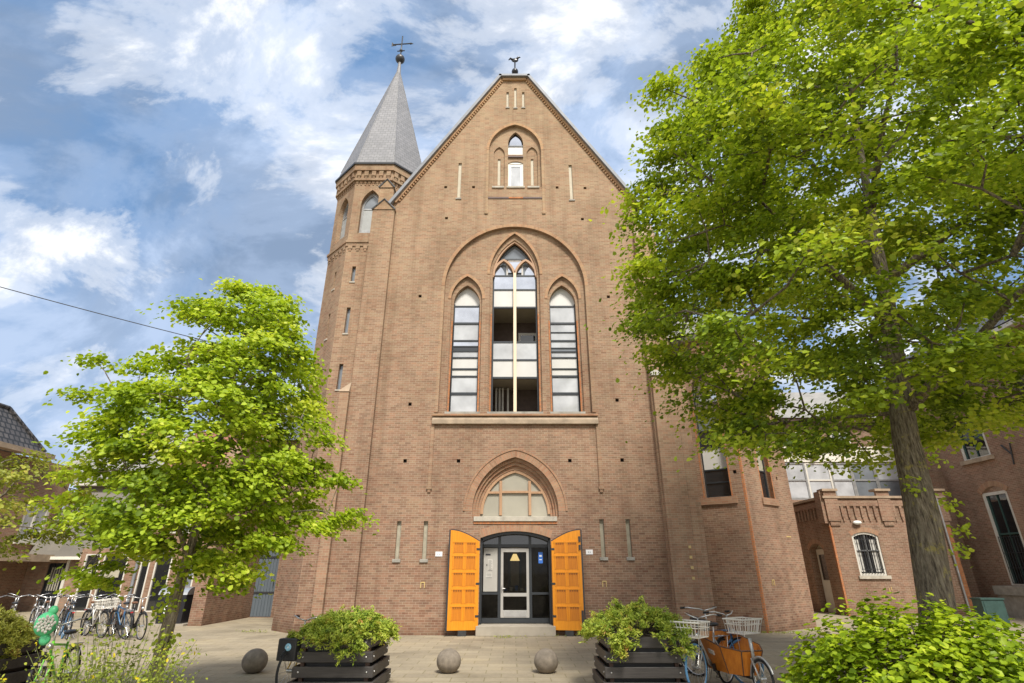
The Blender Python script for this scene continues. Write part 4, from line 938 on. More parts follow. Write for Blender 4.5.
for i in range(8): m.boxf(FA, 1.04 + i * .13, 1.06 + i * .13, -.03, -.005, 1.66, 3.3)
for z in (1.85, 2.6, 3.1): m.boxf(FA, 1.0, 2.0, -.04, -.02, z, z + .025)
m.build('window_bars', 'dark_metal', wn)
MB().boxf(FA, .8, 2.2, -.08, .2, 1.47, 1.6).build('window_sill', 'stone', AX)
course(segarch(1.5, .60, 0, 3.25, 3.42, 12, True), .2, -.004, .01, FA, AX); course(segarch(3.4, .65, 0, 2.7, 3.0, 12, True), .2, -.004, .01, FS, AX)
m = MB(); m.ball((15.75, 25.9, 3.82), (.2, .1, .09), 14, 8); m.build('wall_lamp', 'lamp_glass', AX, smooth=True)
m = MB(); m.boxf(FS, 2.75, 4.05, .35, .4, 0, 3.0); m.build('door_recess', 'cream', AX)
m = MB(); m.boxf(FS, 2.85, 3.95, .28, .34, .02, 2.75); dd = m.build('side_door', 'white_paint', AX); MB().boxf(FS, 3.05, 3.75, .26, .285, 1.4, 2.5).build('door_pane', 'glass_dark', dd)
m = MB()
for k, (u, z) in enumerate(((1.9, .95), (2.0, 1.0))): m.boxf(FA, u + .1, u + .13, -.02, 0, z, z + .15)
m.build('wall_brackets', 'yellow_mark', AX)
m = MB(); m.tube([(19.7, 25.92, 4.9), (19.7, 25.92, .1)], .045, 8); m.build('downpipe', 'bike_grey', AX)

# white upper storey behind
UP = empty('rear_extension', (17.5, 30, 0), 'white clad extension with a row of grey framed windows above the brick annex', 'building')
m = MB(); m.box(11.5, 21.5, 30.0, 33.8, 0, 5.3); m.build('lower_wall', 'annex_brick', UP)
m = MB()
for i in range(5): m.box(11.5, 21.55, 29.97 - (i % 2) * .006, 30.3, 7.32 + i * .15, 7.32 + i * .15 + .142)
m.box(11.5, 21.5, 30.31, 33.8, 7.3, 8.07); m.box(11.45, 21.56, 29.9, 33.9, 8.07, 8.14); m.build('cladding', 'cladding', UP)
m = MB(); xs = [11.6, 13.2, 14.6, 16.1, 17.45, 18.6, 19.9, 21.3]
for i in range(7):
    white = i == 3 - 1 + 0
    m = MB(); a, b = xs[i], xs[i + 1]
    for u0, u1_, z0, z1 in ((a, a + .09, 5.3, 7.3), (b - .09, b, 5.3, 7.3), (a + .09, b - .09, 5.3, 5.42), (a + .09, b - .09, 7.2, 7.3), (a + .09, b - .09, 6.3, 6.38)): m.box(u0, u1_, 30.02, 30.12, z0, z1)
    wn = m.build('window', 'white_paint' if i == 3 else 'bike_grey', UP)
    MB().box(a + .09, b - .09, 30.06, 30.08, 5.42, 6.3).build('pane', 'glass_grey' if i in (5, 6) else 'glass_white', wn); MB().box(a + .09, b - .09, 30.06, 30.08, 6.38, 7.2).build('pane', 'glass_grey' if i in (5,) else 'glass_white', wn)
m = MB(); m.ball((16.6, 29.85, 7.62), (.17, .12, .2), 10, 8); m.build('wall_lamp', 'sill_stone', UP)

RH = empty('rear_house', (17, 36, 0), 'tall brick house with brown fascia and grey pitched roof rising behind the white extension', 'house')
m = MB(); m.box(13.5, 26, 36, 44, 0, 11.2); m.build('wall', 'annex_brick', RH)
m = MB(); m.box(13.2, 26.3, 35.6, 36.0, 11.0, 11.3); m.build('fascia', 'dark_wood', RH)
m = MB(); m.add([(13.1, 35.5, 11.3), (26.4, 35.5, 11.3), (26.4, 40, 14.5), (13.1, 40, 14.5), (13.1, 44.5, 11.3), (26.4, 44.5, 11.3)], [(0, 1, 2, 3), (3, 2, 5, 4), (0, 3, 4), (1, 5, 2)]); m.build('roof', 'grey_roof', RH)
for x in (15, 18.2, 21.4):
    m = MB(); m.box(x, x + 1.3, 35.93, 36.05, 8.6, 10.4); wn = m.build('window', 'white_paint', RH); MB().box(x + .12, x + 1.18, 35.90, 35.932, 8.75, 10.25).build('pane', 'glass_grey', wn)

# right brick building along the side
RB = empty('brick_building', (21.6, 21, 0), 'large brown brick building at the right edge with tall white framed garden door', 'building')
FR = (21.6, 31.0, -PI / 2)     # u = 31 - Y
m = MB(); dn = segarch(31 - 24.95, .68, 1.22, 5.0, 5.3, 10); w2 = rect(31 - 26.0, 31 - 24.4, 6.6, 8.4); w3 = rect(31 - 21.4, 31 - 19.8, 6.6, 8.4); w4 = rect(31 - 22.2, 31 - 20.8, 1.22, 5.0)
m.panel(FR, rect(0, 19, 0, 11.6), [dn, w2, w3, w4], depth=.2, outer_side=False)
m.panel((21.6, 31, 0), rect(0, 10, 0, 11.6), [], depth=0)
m.build('wall', 'house_brick', RB)
m = MB(); m.add([(21.3, 31.3, 11.7), (21.3, 11.8, 11.7), (26.5, 11.8, 15.5), (26.5, 31.3, 15.5), (31.6, 11.8, 11.7), (31.6, 31.3, 11.7)], [(0, 1, 2, 3), (3, 2, 4, 5), (1, 4, 2), (0, 3, 5)]); m.build('roof', 'black_tile', RB)
m = MB(); m.box(21.25, 21.6, 11.9, 31.2, 11.45, 11.62); m.build('gutter', 'white_paint', RB)
course(segarch(31 - 24.95, .68, 0, 5.0, 5.3, 12, True), .24, -.03, .04, FR, RB)
for u0, u1_ in ((5.0, 6.6), (9.6, 11.2)): MB().boxf(FR, u0, u1_, -.004, .05, 8.4, 8.62).build('lintel', 'arch_brick', RB)
def rbwin(u0, u1_, z0, z1, grid, name='window'):
    m = MB()
    for a, b, c_, e in ((u0, u0 + .13, z0, z1), (u1_ - .13, u1_, z0, z1), (u0 + .13, u1_ - .13, z1 - .13, z1), (u0 + .13, u1_ - .13, z0, z0 + .06)): m.boxf(FR, a, b, .03, .14, c_, e)
    wn = m.build(name, 'white_paint', RB); MB().boxf(FR, u0 + .13, u1_ - .13, .13, .15, z0, z1).build('pane', 'glass_dark', wn)
    m = MB(); a, b = u0 + .13, u1_ - .13
    for z in grid: m.boxf(FR, a, b, .07, .128, z, z + .08)
    m.boxf(FR, a, a + .06, .071, .127, z0, z1 - .13); m.boxf(FR, b - .06, b, .071, .127, z0, z1 - .13); m.boxf(FR, (a + b) / 2 - .02, (a + b) / 2 + .02, .08, .126, z0, z1 - .13)
    m.build('sash', 'green_metal', wn)
    return wn
gdw = rbwin(31 - 25.63, 31 - 24.27, 1.22, 5.06, (3.25,), 'garden_door')
m = MB(); a, b = 31 - 25.5, 31 - 24.4
for i in range(9): m.boxf(FR, a + i * .135, a + .015 + i * .135, .0, .02, 1.3, 3.2)
for z in (1.3, 1.9, 2.5, 3.15): m.boxf(FR, a, b, .0, .02, z, z + .02)
m.build('railing', 'dark_metal', gdw)
rbwin(31 - 26.0, 31 - 24.4, 6.6, 8.4, (7.5,)); rbwin(31 - 21.4, 31 - 19.8, 6.6, 8.4, (7.5,)); rbwin(31 - 22.2, 31 - 20.8, 1.22, 5.0, (3.25,))
for u0, u1_ in ((5.0, 6.6), (9.6, 11.2)): MB().boxf(FR, u0 - .12, u1_ + .12, -.12, .18, 6.42, 6.6).build('window_sill', 'sill_stone', RB)
m = MB(); m.box(21.1, 21.6, 13, 25.9, 0, .85); m.box(21.02, 21.6, 13, 25.95, .85, 1.2); m.build('plinth', 'grey_stone', RB)
m = MB(); m.tube([(21.5, 23.2, 11.4), (21.5, 23.2, 10.3), (21.5, 22.6, 9.9)], .06, 8); m.build('downpipe', 'zinc', RB)
m = MB(); m.tube([(21.55, 23.4, 6.0), (21.55, 23.25, 6.9)], .03, 6); m.tube([(21.55, 23.32, 6.4), (21.55, 23.7, 6.9)], .03, 6); m.build('wall_anchor', 'dark_metal', RB)
m = MB(); m.box(20.0, 21.6, 27.5, 27.8, 0, 6.4); m.build('recess_wall', 'annex_brick', RB)

# green cabinet standing against the annex
UC = empty('utility_cabinet', (17.1, 21.6, 0), 'small dark green utility cabinet standing on the pavement near the right building', 'cabinet')
m = MB(); m.box(16.7, 17.5, 21.3, 21.75, .05, .85); m.build('housing', 'green_metal', UC, bevel=.01)
m = MB(); m.box(16.67, 17.53, 21.27, 21.78, .85, .9); m.build('lid', 'green_metal', UC); m = MB(); m.box(16.76, 17.44, 21.285, 21.3, .12, .8); m.build('door', 'green_metal', UC); MB().box(16.7, 17.5, 21.32, 21.72, 0, .05).build('base', 'dark_metal', UC)

# ------------------------------------------------------------------ left houses
HA = empty('corner_house', (-24, 22, 0), 'brick house at the left edge with black tiled mansard roof and white window', 'house')
FH = (-24, 12, PI / 2)         # u = Y-12, faces +x
m = MB(); FHn = (-24, 12.0, PI / 2)
m.panel(FHn, rect(0, 18, 0, 7.0), [rect(15.75, 17.3, 3.1, 4.95), rect(12.9, 14.3, 3.1, 4.95), rect(8, 9.5, 3.1, 4.95)], depth=.15, outer_side=False)
m.panel((-24, 30, PI), rect(0, 8, 0, 7), [], depth=0); m.panel((-32, 12, 0), rect(0, 8, 0, 7), [], depth=0)
m.build('wall', 'house_brick', HA)
m = MB(); m.add([(-23.75, 12, 7.3), (-23.75, 27.6, 7.3), (-25.0, 26.0, 9.2), (-25.0, 12, 9.2), (-31, 26.0, 9.2), (-31, 12, 9.2), (-32, 27.6, 7.3), (-32, 12, 7.3)], [(0, 1, 2, 3), (3, 2, 4, 5), (1, 6, 4, 2), (0, 3, 5, 7)]); m.build('roof', 'black_tile', HA)
m = MB(); m.tube([(-23.8, 27.55, 7.35), (-25.0, 26.0, 9.25)], .1, 6); m.tube([(-25.0, 26.0, 9.25), (-25.0, 12, 9.25)], .1, 6); m.build('ridge_tiles', 'black_tile', HA)
m = MB(); m.box(-24.0, -23.5, 12, 27.9, 7.05, 7.28); m.build('gutter', 'sill_stone', HA)
for u0, u1_ in ((15.75, 17.3), (12.9, 14.3), (8, 9.5)):
    m = MB()
    for a, b, c_, e in ((u0, u0 + .16, 3.1, 4.95), (u1_ - .16, u1_, 3.1, 4.95), (u0 + .16, u1_ - .16, 4.75, 4.95), (u0 + .16, u1_ - .16, 3.1, 3.3), ((u0 + u1_) / 2 - .05, (u0 + u1_) / 2 + .05, 3.3, 4.75)): m.boxf(FHn, a, b, .03, .13, c_, e)
    wn = m.build('window', 'white_paint', HA); MB().boxf(FHn, u0 + .16, u1_ - .16, .1, .12, 3.3, 4.75).build('pane', 'glass_white', wn)
    MB().boxf(FHn, u0 - .1, u1_ + .1, -.1, .1, 3.0, 3.1).build('window_sill', 'white_paint', HA)
m = MB(); m.box(-24, -22.6, 12, 30, 2.35, 2.5); m.box(-22.7, -22.55, 12, 30, 2.2, 2.52); m.build('canopy', 'sill_stone', HA)
m = MB(); m.boxf(FHn, 13.5, 15.2, -.03, .02, 0, 2.3); m.build('garage_door', 'cream', HA)

HB = empty('grey_roofed_house', (-18, 30, 0), 'low house with steep grey roof reaching down to the ground floor and white gutter', 'house')
m = MB(); m.panel((-24, 29, 0), rect(0, 12, 0, 2.3), [rect(1.0, 1.9, .02, 2.15)], depth=.2, outer_side=False); m.box(-24, -12, 31.6, 40, 0, 6); m.build('wall', 'pale_house_brick', HB)
m = MB(); m.add([(-23.9, 28.6, 2.45), (-12, 28.6, 2.45), (-12, 30.6, 6.1), (-23.9, 30.6, 6.1)], [(0, 1, 2, 3)]); m.build('lower_roof', 'bitumen_tile', HB)
m = MB(); m.add([(-26, 30.3, 6.25), (-12, 30.3, 6.25), (-12, 34.5, 9.9), (-26, 34.5, 9.9), (-12, 39, 6.25), (-26, 39, 6.25)], [(0, 1, 2, 3), (3, 2, 4, 5), (1, 4, 2)]); m.build('upper_roof', 'grey_roof', HB)
m = MB(); m.box(-23.9, -12, 30.15, 30.7, 6.08, 6.25); m.build('gutter', 'white_paint', HB); m = MB(); m.box(-24, -12, 28.4, 29.0, 2.3, 2.44); m.build('canopy', 'cladding', HB)
m = MB(); m.box(-23.9, -22.9, 33.6, 34.4, 8.2, 10.1); ck_ = m.build('chimney', 'chimney_brick', HB); m = MB(); m.tube([(-23.1, 34, 10.1), (-23.1, 34, 10.45)], .14); m.tube([(-22.85 - .8, 34, 10.1), (-22.85 - .8, 34, 10.35)], .14); m.build('chimney_pots', 'red_tile', ck_)
m = MB(); m.box(-23.0, -22.1, 29.12, 29.2, 0, 2.15)
dd = m.build('door', 'anthracite', HB)
m = MB(); m.box(-22.85, -22.3, 29.09, 29.121, .9, 1.95); m.build('door_pane', 'slot_fill', dd); m = MB()
for i in range(8): m.box(-22.98 + i * .12, -22.95 + i * .12, 29.05, 29.08, .05, 2.1)
m.build('door_bars', 'dark_metal', dd)
m = MB(); m.box(-22.08, -21.94, 28.95, 29.05, 0, 2.3); m.build('door_post', 'white_paint', HB)

HC = empty('terrace_house', (-17, 28.3, 0), 'brick terrace house with orange tiled roof, white framed doors and windows behind the parked bicycles', 'house')
FC = (-21, 28.3, 0); m = MB()
ops = [rect(.25, 1.0, .02, 2.55), rect(1.15, 2.35, .02, 2.55), rect(3.0, 3.45, .02, 2.65), rect(3.7, 4.5, .02, 2.65), rect(5.05, 5.7, 1.05, 2.6), rect(7.2, 8.2, 1.0, 2.6), rect(4.0, 5.0, 3.6, 5.2), rect(6.8, 7.8, 3.6, 5.2)]
m.panel(FC, [(0, 0), (9.3, 0), (9.3, 6), (2.6, 6), (2.6, 2.8), (0, 2.8)], ops, depth=.15, outer_side=False); m.panel((-11.7, 28.3, PI / 2), rect(0, 6, 0, 6), [], depth=0); m.panel((-18.4, 34, -PI / 2), rect(0, 5.7, 2.4, 6), [], depth=0); m.build('wall', 'house_brick', HC)
for k, (a, _, c_, _2) in enumerate(ops):
    u0, z0 = a; u1_, z1 = c_[0], c_[1]; m = MB(); fw = .065
    for p0, p1, q0, q1 in ((u0, u0 + fw, z0, z1), (u1_ - fw, u1_, z0, z1), (u0 + fw, u1_ - fw, z1 - fw, z1), (u0 + fw, u1_ - fw, z0, z0 + .05)): m.boxf(FC, p0, p1, .0, .1, q0, q1)
    is_d = z0 < .1; o = m.build('door' if is_d else 'window', 'white_paint', HC)
    MB().boxf(FC, u0 + fw, u1_ - fw, .07, .09, z0, z1).build('pane', 'glass_dark' if is_d else 'glass_grey', o)
    if k in (1, 0): MB().boxf(FC, u0 + .2, u1_ - .3, .04, .06, 1.5, 1.95).build('poster', 'slot_fill', o)
    if not is_d: MB().boxf(FC, u0 - .08, u1_ + .08, -.08, .1, z0 - .1, z0 - .002).build('window_sill', 'white_paint', HC)
m = MB(); m.add([(-18.6, 27.9, 5.9), (-11.5, 27.9, 5.9), (-11.5, 31.5, 9.4), (-18.6, 31.5, 9.4), (-11.5, 35, 5.9), (-18.6, 35, 5.9)], [(0, 1, 2, 3), (3, 2, 4, 5), (1, 4, 2), (0, 3, 5)]); m.build('roof', 'red_tile', HC)
m = MB(); m.box(-18.6, -11.5, 27.8, 28.3, 5.75, 5.9); m.build('gutter', 'white_paint', HC)
m = MB(); m.tube([(-18.1, 28.2, 0), (-18.1, 28.2, 5.8)], .07); m.build('downpipe', 'zinc', HC)

# far row of houses closing the street beyond the church on the left and the right, partly seen through leaves
# bin
BN = empty('waste_container', (-12.2, 21.9, 0), 'dark waste container with steel lid beside the end of the church wall', 'container')
m = MB(); m.hexa([(-12.65, 21.5, .06), (-11.75, 21.5, .06), (-11.75, 22.3, .06), (-12.65, 22.3, .06), (-12.7, 21.45, 1.0), (-11.7, 21.45, 1.0), (-11.7, 22.35, 1.0), (-12.7, 22.35, 1.0)]); bb_ = m.build('body', 'bin_black', BN, bevel=.03)
m = MB(); m.box(-12.4, -12.0, 21.44, 21.48, .62, .66); m.box(-12.4, -12.36, 21.44, 21.48, .35, .62); m.build('handle_bar', 'plate_white', BN)
m = MB(); n = 10
vs = [(x, 21.9 - .47 * math.cos(PI * i / n), 1.0 + .26 * math.sin(PI * i / n)) for x in (-12.72, -11.68) for i in range(n + 1)]
m.add(vs, [(i, n + 1 + i, n + 2 + i, i + 1) for i in range(n)] + [tuple(range(n + 1)), tuple(range(2 * n + 1, n, -1))]); m.build('lid', 'steel', BN)
MB().box(-12.8, -11.55, 21.35, 22.5, 0, .07).build('base', 'step_stone', BN)

# overhead cable
m = MB(); A = Vector((-6.9, 18.85, 8.65)); B = Vector((-25.2, 10.0, 11.9)); Pm = []
mid = Vector((-15.1, 14.0, 9.5)); 
for i in range(25):
    t = i / 24; p = A.lerp(Vector((-23.3, 9.15, 10.85)), t); p.z -= .25 * math.sin(PI * t); Pm.append(p)
m.tube(Pm, .014, 5); tag(m.build('overhead_cable', 'cable'), 'thin dark cable slung across the sky at the left towards the tower', 'cable')

# ------------------------------------------------------------------ bollards
for i, x in enumerate((-4.96, -1.22, .66)):
    m = MB(); m.ball((0, 0, .195), (.235, .235, .215), 28, 18, jit=.006, cut=-.192)
    o = m.build('stone_bollard', 'bollard_stone', smooth=True); o.location = (x, 12, 0)
    tag(o, ('grey round stone bollard left of the middle planter', 'grey round stone bollard in front of the left orange door leaf', 'grey round stone bollard in front of the right orange door leaf')[i], 'bollard', 'round stone bollards before the church')

# ------------------------------------------------------------------ planters
def planter(loc, label, wd=1.15, dp=1.15, rz=0):
    P_ = empty('planter', loc, label, 'planter', 'dark slatted wooden planters', local=True, rz=rz)
    for r_ in range(4):
        e = .035 * (3 - r_); z0 = .03 + r_ * .205; z1 = z0 + .155; jt = [random.uniform(-.006, .006) for _ in range(4)]
        hx, hy = wd / 2 + e, dp / 2 + e; t = .045
        m = MB(); m.box(-hx, hx, -hy + jt[0], -hy + t, z0, z1); m.box(-hx, hx, hy - t, hy + jt[1], z0, z1)
        m.box(-hx + jt[2], -hx + t, -hy + t + .002, hy - t - .002, z0, z1); m.box(hx - t, hx + jt[3], -hy + t + .002, hy - t - .002, z0, z1)
        bd = m.build('board', 'planter_wood', P_, bevel=.008)
        m = MB()
        for sx in (-1, 1):
            for sy in (-1, 1): m.ball((sx * (hx - .1), sy * hy, (z0 + z1) / 2), .014, 8, 5); m.ball((sx * hx, sy * (hy - .1), (z0 + z1) / 2), .014, 8, 5)
        m.build('screw', 'steel', bd)
    m = MB(); hx, hy = wd / 2 - .05, dp / 2 - .05
    for sx in (-1, 1):
        for sy in (-1, 1): m.box(sx * hx - .03, sx * hx + .03, sy * hy - .03, sy * hy + .03, 0, .8)
    m.build('corner_post', 'dark_wood', P_)
    m = MB(); m.box(-hx + .035, hx - .035, -hy + .035, hy - .035, .04, .76); m.build('liner', 'black_plastic', P_)
    m = MB(); m.box(-hx + .04, hx - .04, -hy + .04, hy - .04, .762, .80); m.build('soil', 'soil', P_)
    return P_
planter((-2.86, 10.6, 0), 'dark slatted wooden planter in the middle, beside the black bicycle crate')
planter((2.12, 10.55, 0), 'dark slatted wooden planter standing left of the parked cargo bike')
planter((-8.12, 9.4, 0), 'dark slatted wooden planter cut off by the left edge beside the green bicycle')

# ------------------------------------------------------------------ foliage
def unit(v): return v / (np.linalg.norm(v, axis=1, keepdims=True) + 1e-9)
def leaves(name, C_, nrm, size, tint, mat, parent, aspect=.85, fold=.18, origin=None, stretch=None):
    n = len(C_); nrm = unit(nrm); rnd = unit(RNG.normal(size=(n, 3)))
    if stretch is not None: rnd = unit(stretch + .35 * rnd)
    t = unit(rnd - nrm * np.sum(rnd * nrm, 1, keepdims=True)); b = np.cross(nrm, t)
    s = np.asarray(size).reshape(-1, 1) * np.ones((n, 1))
    v = np.empty((n, 6, 3)); w1 = s * aspect * .5; A_ = t * s
    v[:, 0] = C_ - A_ * .5; v[:, 3] = C_ + A_ * .5
    v[:, 1] = C_ - A_ * .32 + b * w1 * .85 + nrm * s * fold * .8; v[:, 2] = C_ + A_ * .12 + b * w1 * .9 + nrm * s * fold * .8
    v[:, 5] = C_ - A_ * .32 - b * w1 * .85 + nrm * s * fold * .8; v[:, 4] = C_ + A_ * .12 - b * w1 * .9 + nrm * s * fold * .8
    if origin is not None: v -= np.array(origin)
    me = bpy.data.meshes.new(name); me.vertices.add(6 * n); me.vertices.foreach_set('co', v.reshape(-1).astype(np.float32))
    idx = np.arange(n * 6).reshape(n, 6); tri = np.stack([idx[:, [0, 3, 2, 1]], idx[:, [0, 5, 4, 3]]], 1).reshape(-1, 4)
    me.loops.add(len(tri) * 4); me.loops.foreach_set('vertex_index', tri.reshape(-1).astype(np.int32))
    me.polygons.add(len(tri)); me.polygons.foreach_set('loop_start', (np.arange(len(tri)) * 4).astype(np.int32)); me.polygons.foreach_set('loop_total', np.full(len(tri), 4, np.int32))
    me.update(calc_edges=True); me.validate()
    a = me.attributes.new('tint', 'FLOAT', 'FACE'); a.data.foreach_set('value', np.repeat(np.clip(tint, 0, 1), 2).astype(np.float32))
    o = bpy.data.objects.new(name, me); COL.objects.link(o); me.materials.append(M[mat]); attach(o, parent)
    if origin is not None: o.location = (0, 0, 0)
    return o

def tree(name, base, lean, trunk_h, trunk_r, prof, ctr, ncl, nleaf, lsize, clr, mat, label, cat='tree', limbs=9, seed=3, leaf_parent_name='crown', flatten=.34, sprouts=(), extra=(), bark='bark'):
    """prof(z) -> crown radius at height z; ctr(z) -> axis xy; clusters sit at twig ends"""
    rs = np.random.default_rng(seed); rr = random.Random(seed)
    T_ = empty(name, base, label, cat, local=True)
    B = Vector(base); z0, z1 = prof[0][0], prof[-1][0]
    zs_ = [p[0] for p in prof]; rs_ = [p[1] for p in prof]
    rad = lambda z: float(np.interp(z, zs_, rs_))
    axis = lambda z: Vector((B.x + lean[0] * z, B.y + lean[1] * z, z))
    tips = []; area = np.array([max(.05, rad(z)) ** 1.6 for z in np.linspace(z0, z1, 60)]); area /= area.sum(); zz = np.linspace(z0, z1, 60)
    cl = []
    tries = 0
    while len(cl) < ncl and tries < ncl * 60:
        tries += 1
        z = rs.choice(zz, p=area) + rs.uniform(-.1, .1); r_ = rad(z) * (1 if rs.random() < .62 else rs.uniform(.35, 1)) * rs.uniform(.82, 1.08); t = rs.uniform(0, 2 * PI)
        wob = 1 + .13 * math.sin(3 * t + z * 1.1 + seed) + .08 * math.sin(7 * t - z * 2.3)
        p = axis(z) + Vector((math.cos(t) * r_ * wob, math.sin(t) * r_ * wob, 0))
        if all((p - q).length > clr * .55 for q in cl[-60:]): cl.append(p)
    cl += [Vector(q) for q in extra]
    tr = MB(); n = 12; pts = []; rad_ = []
    top = axis(z1 - (z1 - z0) * .12)
    for i in range(n + 1):
        t = i / n; z = t * top.z; p = axis(z) + Vector((.03 * math.sin(z * 1.3 + seed), .03 * math.cos(z * 1.7), 0)) * min(1, z)
        pts.append(p - B); fl = 1 + .45 * math.exp(-z * 3.0)
        rad_.append(trunk_r * fl * (1 - .88 * max(0, (z - trunk_h * .6)) / (top.z - trunk_h * .6)) ** 1.9 if z > trunk_h * .6 else trunk_r * fl)
    tr.tube(pts, rad_, 16)
    tb = tr.build('trunk', bark, T_, smooth=True)
    br = MB()
    order = sorted(cl, key=lambda p: p.z); main = []
    zlimb = np.linspace(trunk_h, top.z * .93, limbs)
    for i, zl in enumerate(zlimb):           # main limbs
        t = i * 2.4 + seed; zr = zl + rad(min(zl + .5, z1)) * (.45 + .3 * i / limbs)
        e = axis(min(zr, z1 - .2)) + Vector((math.cos(t), math.sin(t), 0)) * rad(min(zr, z1)) * .68
        s0 = axis(zl); mid_ = s0.lerp(e, .5) + Vector((0, 0, -.06 * (e - s0).length + .15)); q = [s0, s0.lerp(mid_, .5), mid_, mid_.lerp(e, .5) + Vector((rr.uniform(-.1, .1), rr.uniform(-.1, .1), .05)), e]
        r0 = trunk_r * (.48 - .3 * i / limbs); br.tube([x - B for x in q], [r0, r0 * .8, r0 * .6, r0 * .42, r0 * .22], 7); main.append(q)
    nodes = [x for q in main for x in q[1:]] + [axis(z) for z in np.linspace(trunk_h, top.z, 10)]
    for p in cl:
        nn_ = min(nodes, key=lambda q: (q - p).length + max(0, q.z - p.z) * .8); d_ = (p - nn_).length
        m_ = nn_.lerp(p, .5) + Vector((rr.uniform(-1, 1), rr.uniform(-1, 1), rr.uniform(-.2, .9))) * d_ * .13
        r0 = min(.05, .012 + d_ * .012) * (trunk_r / .3) ** .5; br.tube([nn_ - B, m_ - B, p - B], [r0, r0 * .7, r0 * .3], 5, caps=False)
        nodes.append(m_)
    br.build('branches', bark, T_, smooth=True)
    C_ = []; Nn = []; Tn = []; Sz = []
    for p in cl:
        k = int(nleaf * rs.uniform(.6, 1.35)); rad_c = clr * rs.uniform(.65, 1.25)
        q = rs.normal(size=(k, 3)) * np.array([.5, .5, .5 * flatten]) * rad_c
        q[:, 2] -= .22 * (q[:, 0] ** 2 + q[:, 1] ** 2) / rad_c          # drooping sprays
        ax_ = axis(p.z); outw = np.array([p.x - ax_.x, p.y - ax_.y, 0]); outw /= np.linalg.norm(outw) + 1e-6
        C_.append(q + np.array(p)); Nn.append(np.array([0, 0, .85]) + outw * .45 + rs.normal(size=(k, 3)) * .42)
        Tn.append(np.clip(.5 + rs.normal() * .2 + rs.normal(size=k) * .2 + (p.z - z0) / (z1 - z0) * .08, 0, 1)); Sz.append(lsize * rs.uniform(.6, 1.25, k))
    for q in sprouts:
        k = 34; C_.append(rs.normal(size=(k, 3)) * .085 + np.array(q)); Nn.append(np.array([0, -.5, .7]) + rs.normal(size=(k, 3)) * .5); Tn.append(np.clip(.7 + rs.normal(size=k) * .15, 0, 1)); Sz.append(lsize * .85 * rs.uniform(.7, 1.2, k))
    leaves(leaf_parent_name, np.concatenate(C_), np.concatenate(Nn), np.concatenate(Sz), np.concatenate(Tn), mat, T_, origin=base)
    return T_

# big lime on the right
tree('lime_tree', (6.18, 9.0, 0), (.125, 0.0), 4.3, .235,
     [(4.0, 2.2), (4.6, 3.4), (5.6, 3.8), (6.6, 3.9), (7.8, 4.3), (9.0, 4.1), (11.0, 3.55), (13.0, 2.9), (15.0, 2.1), (17.0, .8)], None, 610, 310, .088, .57, 'lime_leaf',
     'big lime tree with thick lichen-spotted trunk and broad crown filling the upper right', limbs=13, seed=5, extra=((2.46, 8.5, 8.37), (2.53, 8.7, 8.0), (2.76, 8.6, 8.8), (2.49, 8.4, 7.28), (2.5, 8.6, 6.56), (2.27, 8.3, 6.74), (3.03, 8.6, 9.43), (3.2, 8.5, 10.12), (2.43, 8.3, 5.72), (3.38, 8.5, 3.71), (3.95, 8.4, 3.61), (2.72, 8.2, 7.86), (3.19, 9.0, 8.88), (3.14, 8.9, 7.95), (2.93, 8.9, 7.27), (4.41, 8.2, 3.64), (3.87, 8.8, 4.03), (2.89, 8.9, 6.41)), sprouts=((6.35, 8.72, 3.0), (6.85, 8.75, 2.75), (6.95, 8.8, 2.35), (6.8, 8.75, 3.5), (6.75, 8.7, 2.05)))
# young lime on the left
tree('lime_tree', (-4.85, 8.5, 0), (.05, 0.0), 2.0, .085,
     [(1.8, .6), (2.2, 1.15), (2.8, 1.35), (3.6, 1.4), (4.4, 1.32), (5.2, 1.1), (6.0, .75), (6.7, .3)], None, 235, 215, .074, .36, 'young_leaf',
     'young lime tree with slender trunk and rounded bright green crown left of the church', limbs=10, seed=11, extra=((-2.35, 8.3, 2.55), (-2.62, 8.4, 2.46), (-2.79, 8.2, 2.37), (-3.22, 8.6, 2.51), (-3.27, 8.2, 2.14), (-3.48, 8.0, 2.19), (-3.75, 8.1, 1.78), (-3.98, 8.3, 1.62), (-4.64, 8.8, 1.95), (-6.11, 8.3, 1.78), (-5.77, 8.2, 1.66), (-5.81, 8.5, 1.86), (-6.71, 8.6, 2.51), (-6.41, 8.2, 2.75), (-5.28, 8.0, 2.06), (-2.65, 8.5, 3.09), (-3.0, 8.6, 3.73), (-7.26, 8.7, 4.52), (-7.03, 8.5, 5.07)), sprouts=((-4.91, 8.38, 1.61), (-4.75, 8.38, 1.36), (-4.64, 8.4, 1.94), (-4.92, 8.4, 1.23), (-4.74, 8.36, 1.7), (-4.75, 8.4, 0.93)), bark='young_bark')
# ornamental tree at the far left edge
tree('small_tree', (-7.7, 7.9, 0), (.02, 0), 1.9, .07,
     [(2.0, .5), (2.35, 1.15), (2.8, 1.35), (3.2, 1.0), (3.5, .4)], None, 60, 130, .055, .3, 'ornamental_leaf',
     'small feathery yellow green tree cut off by the left edge', limbs=6, seed=8)

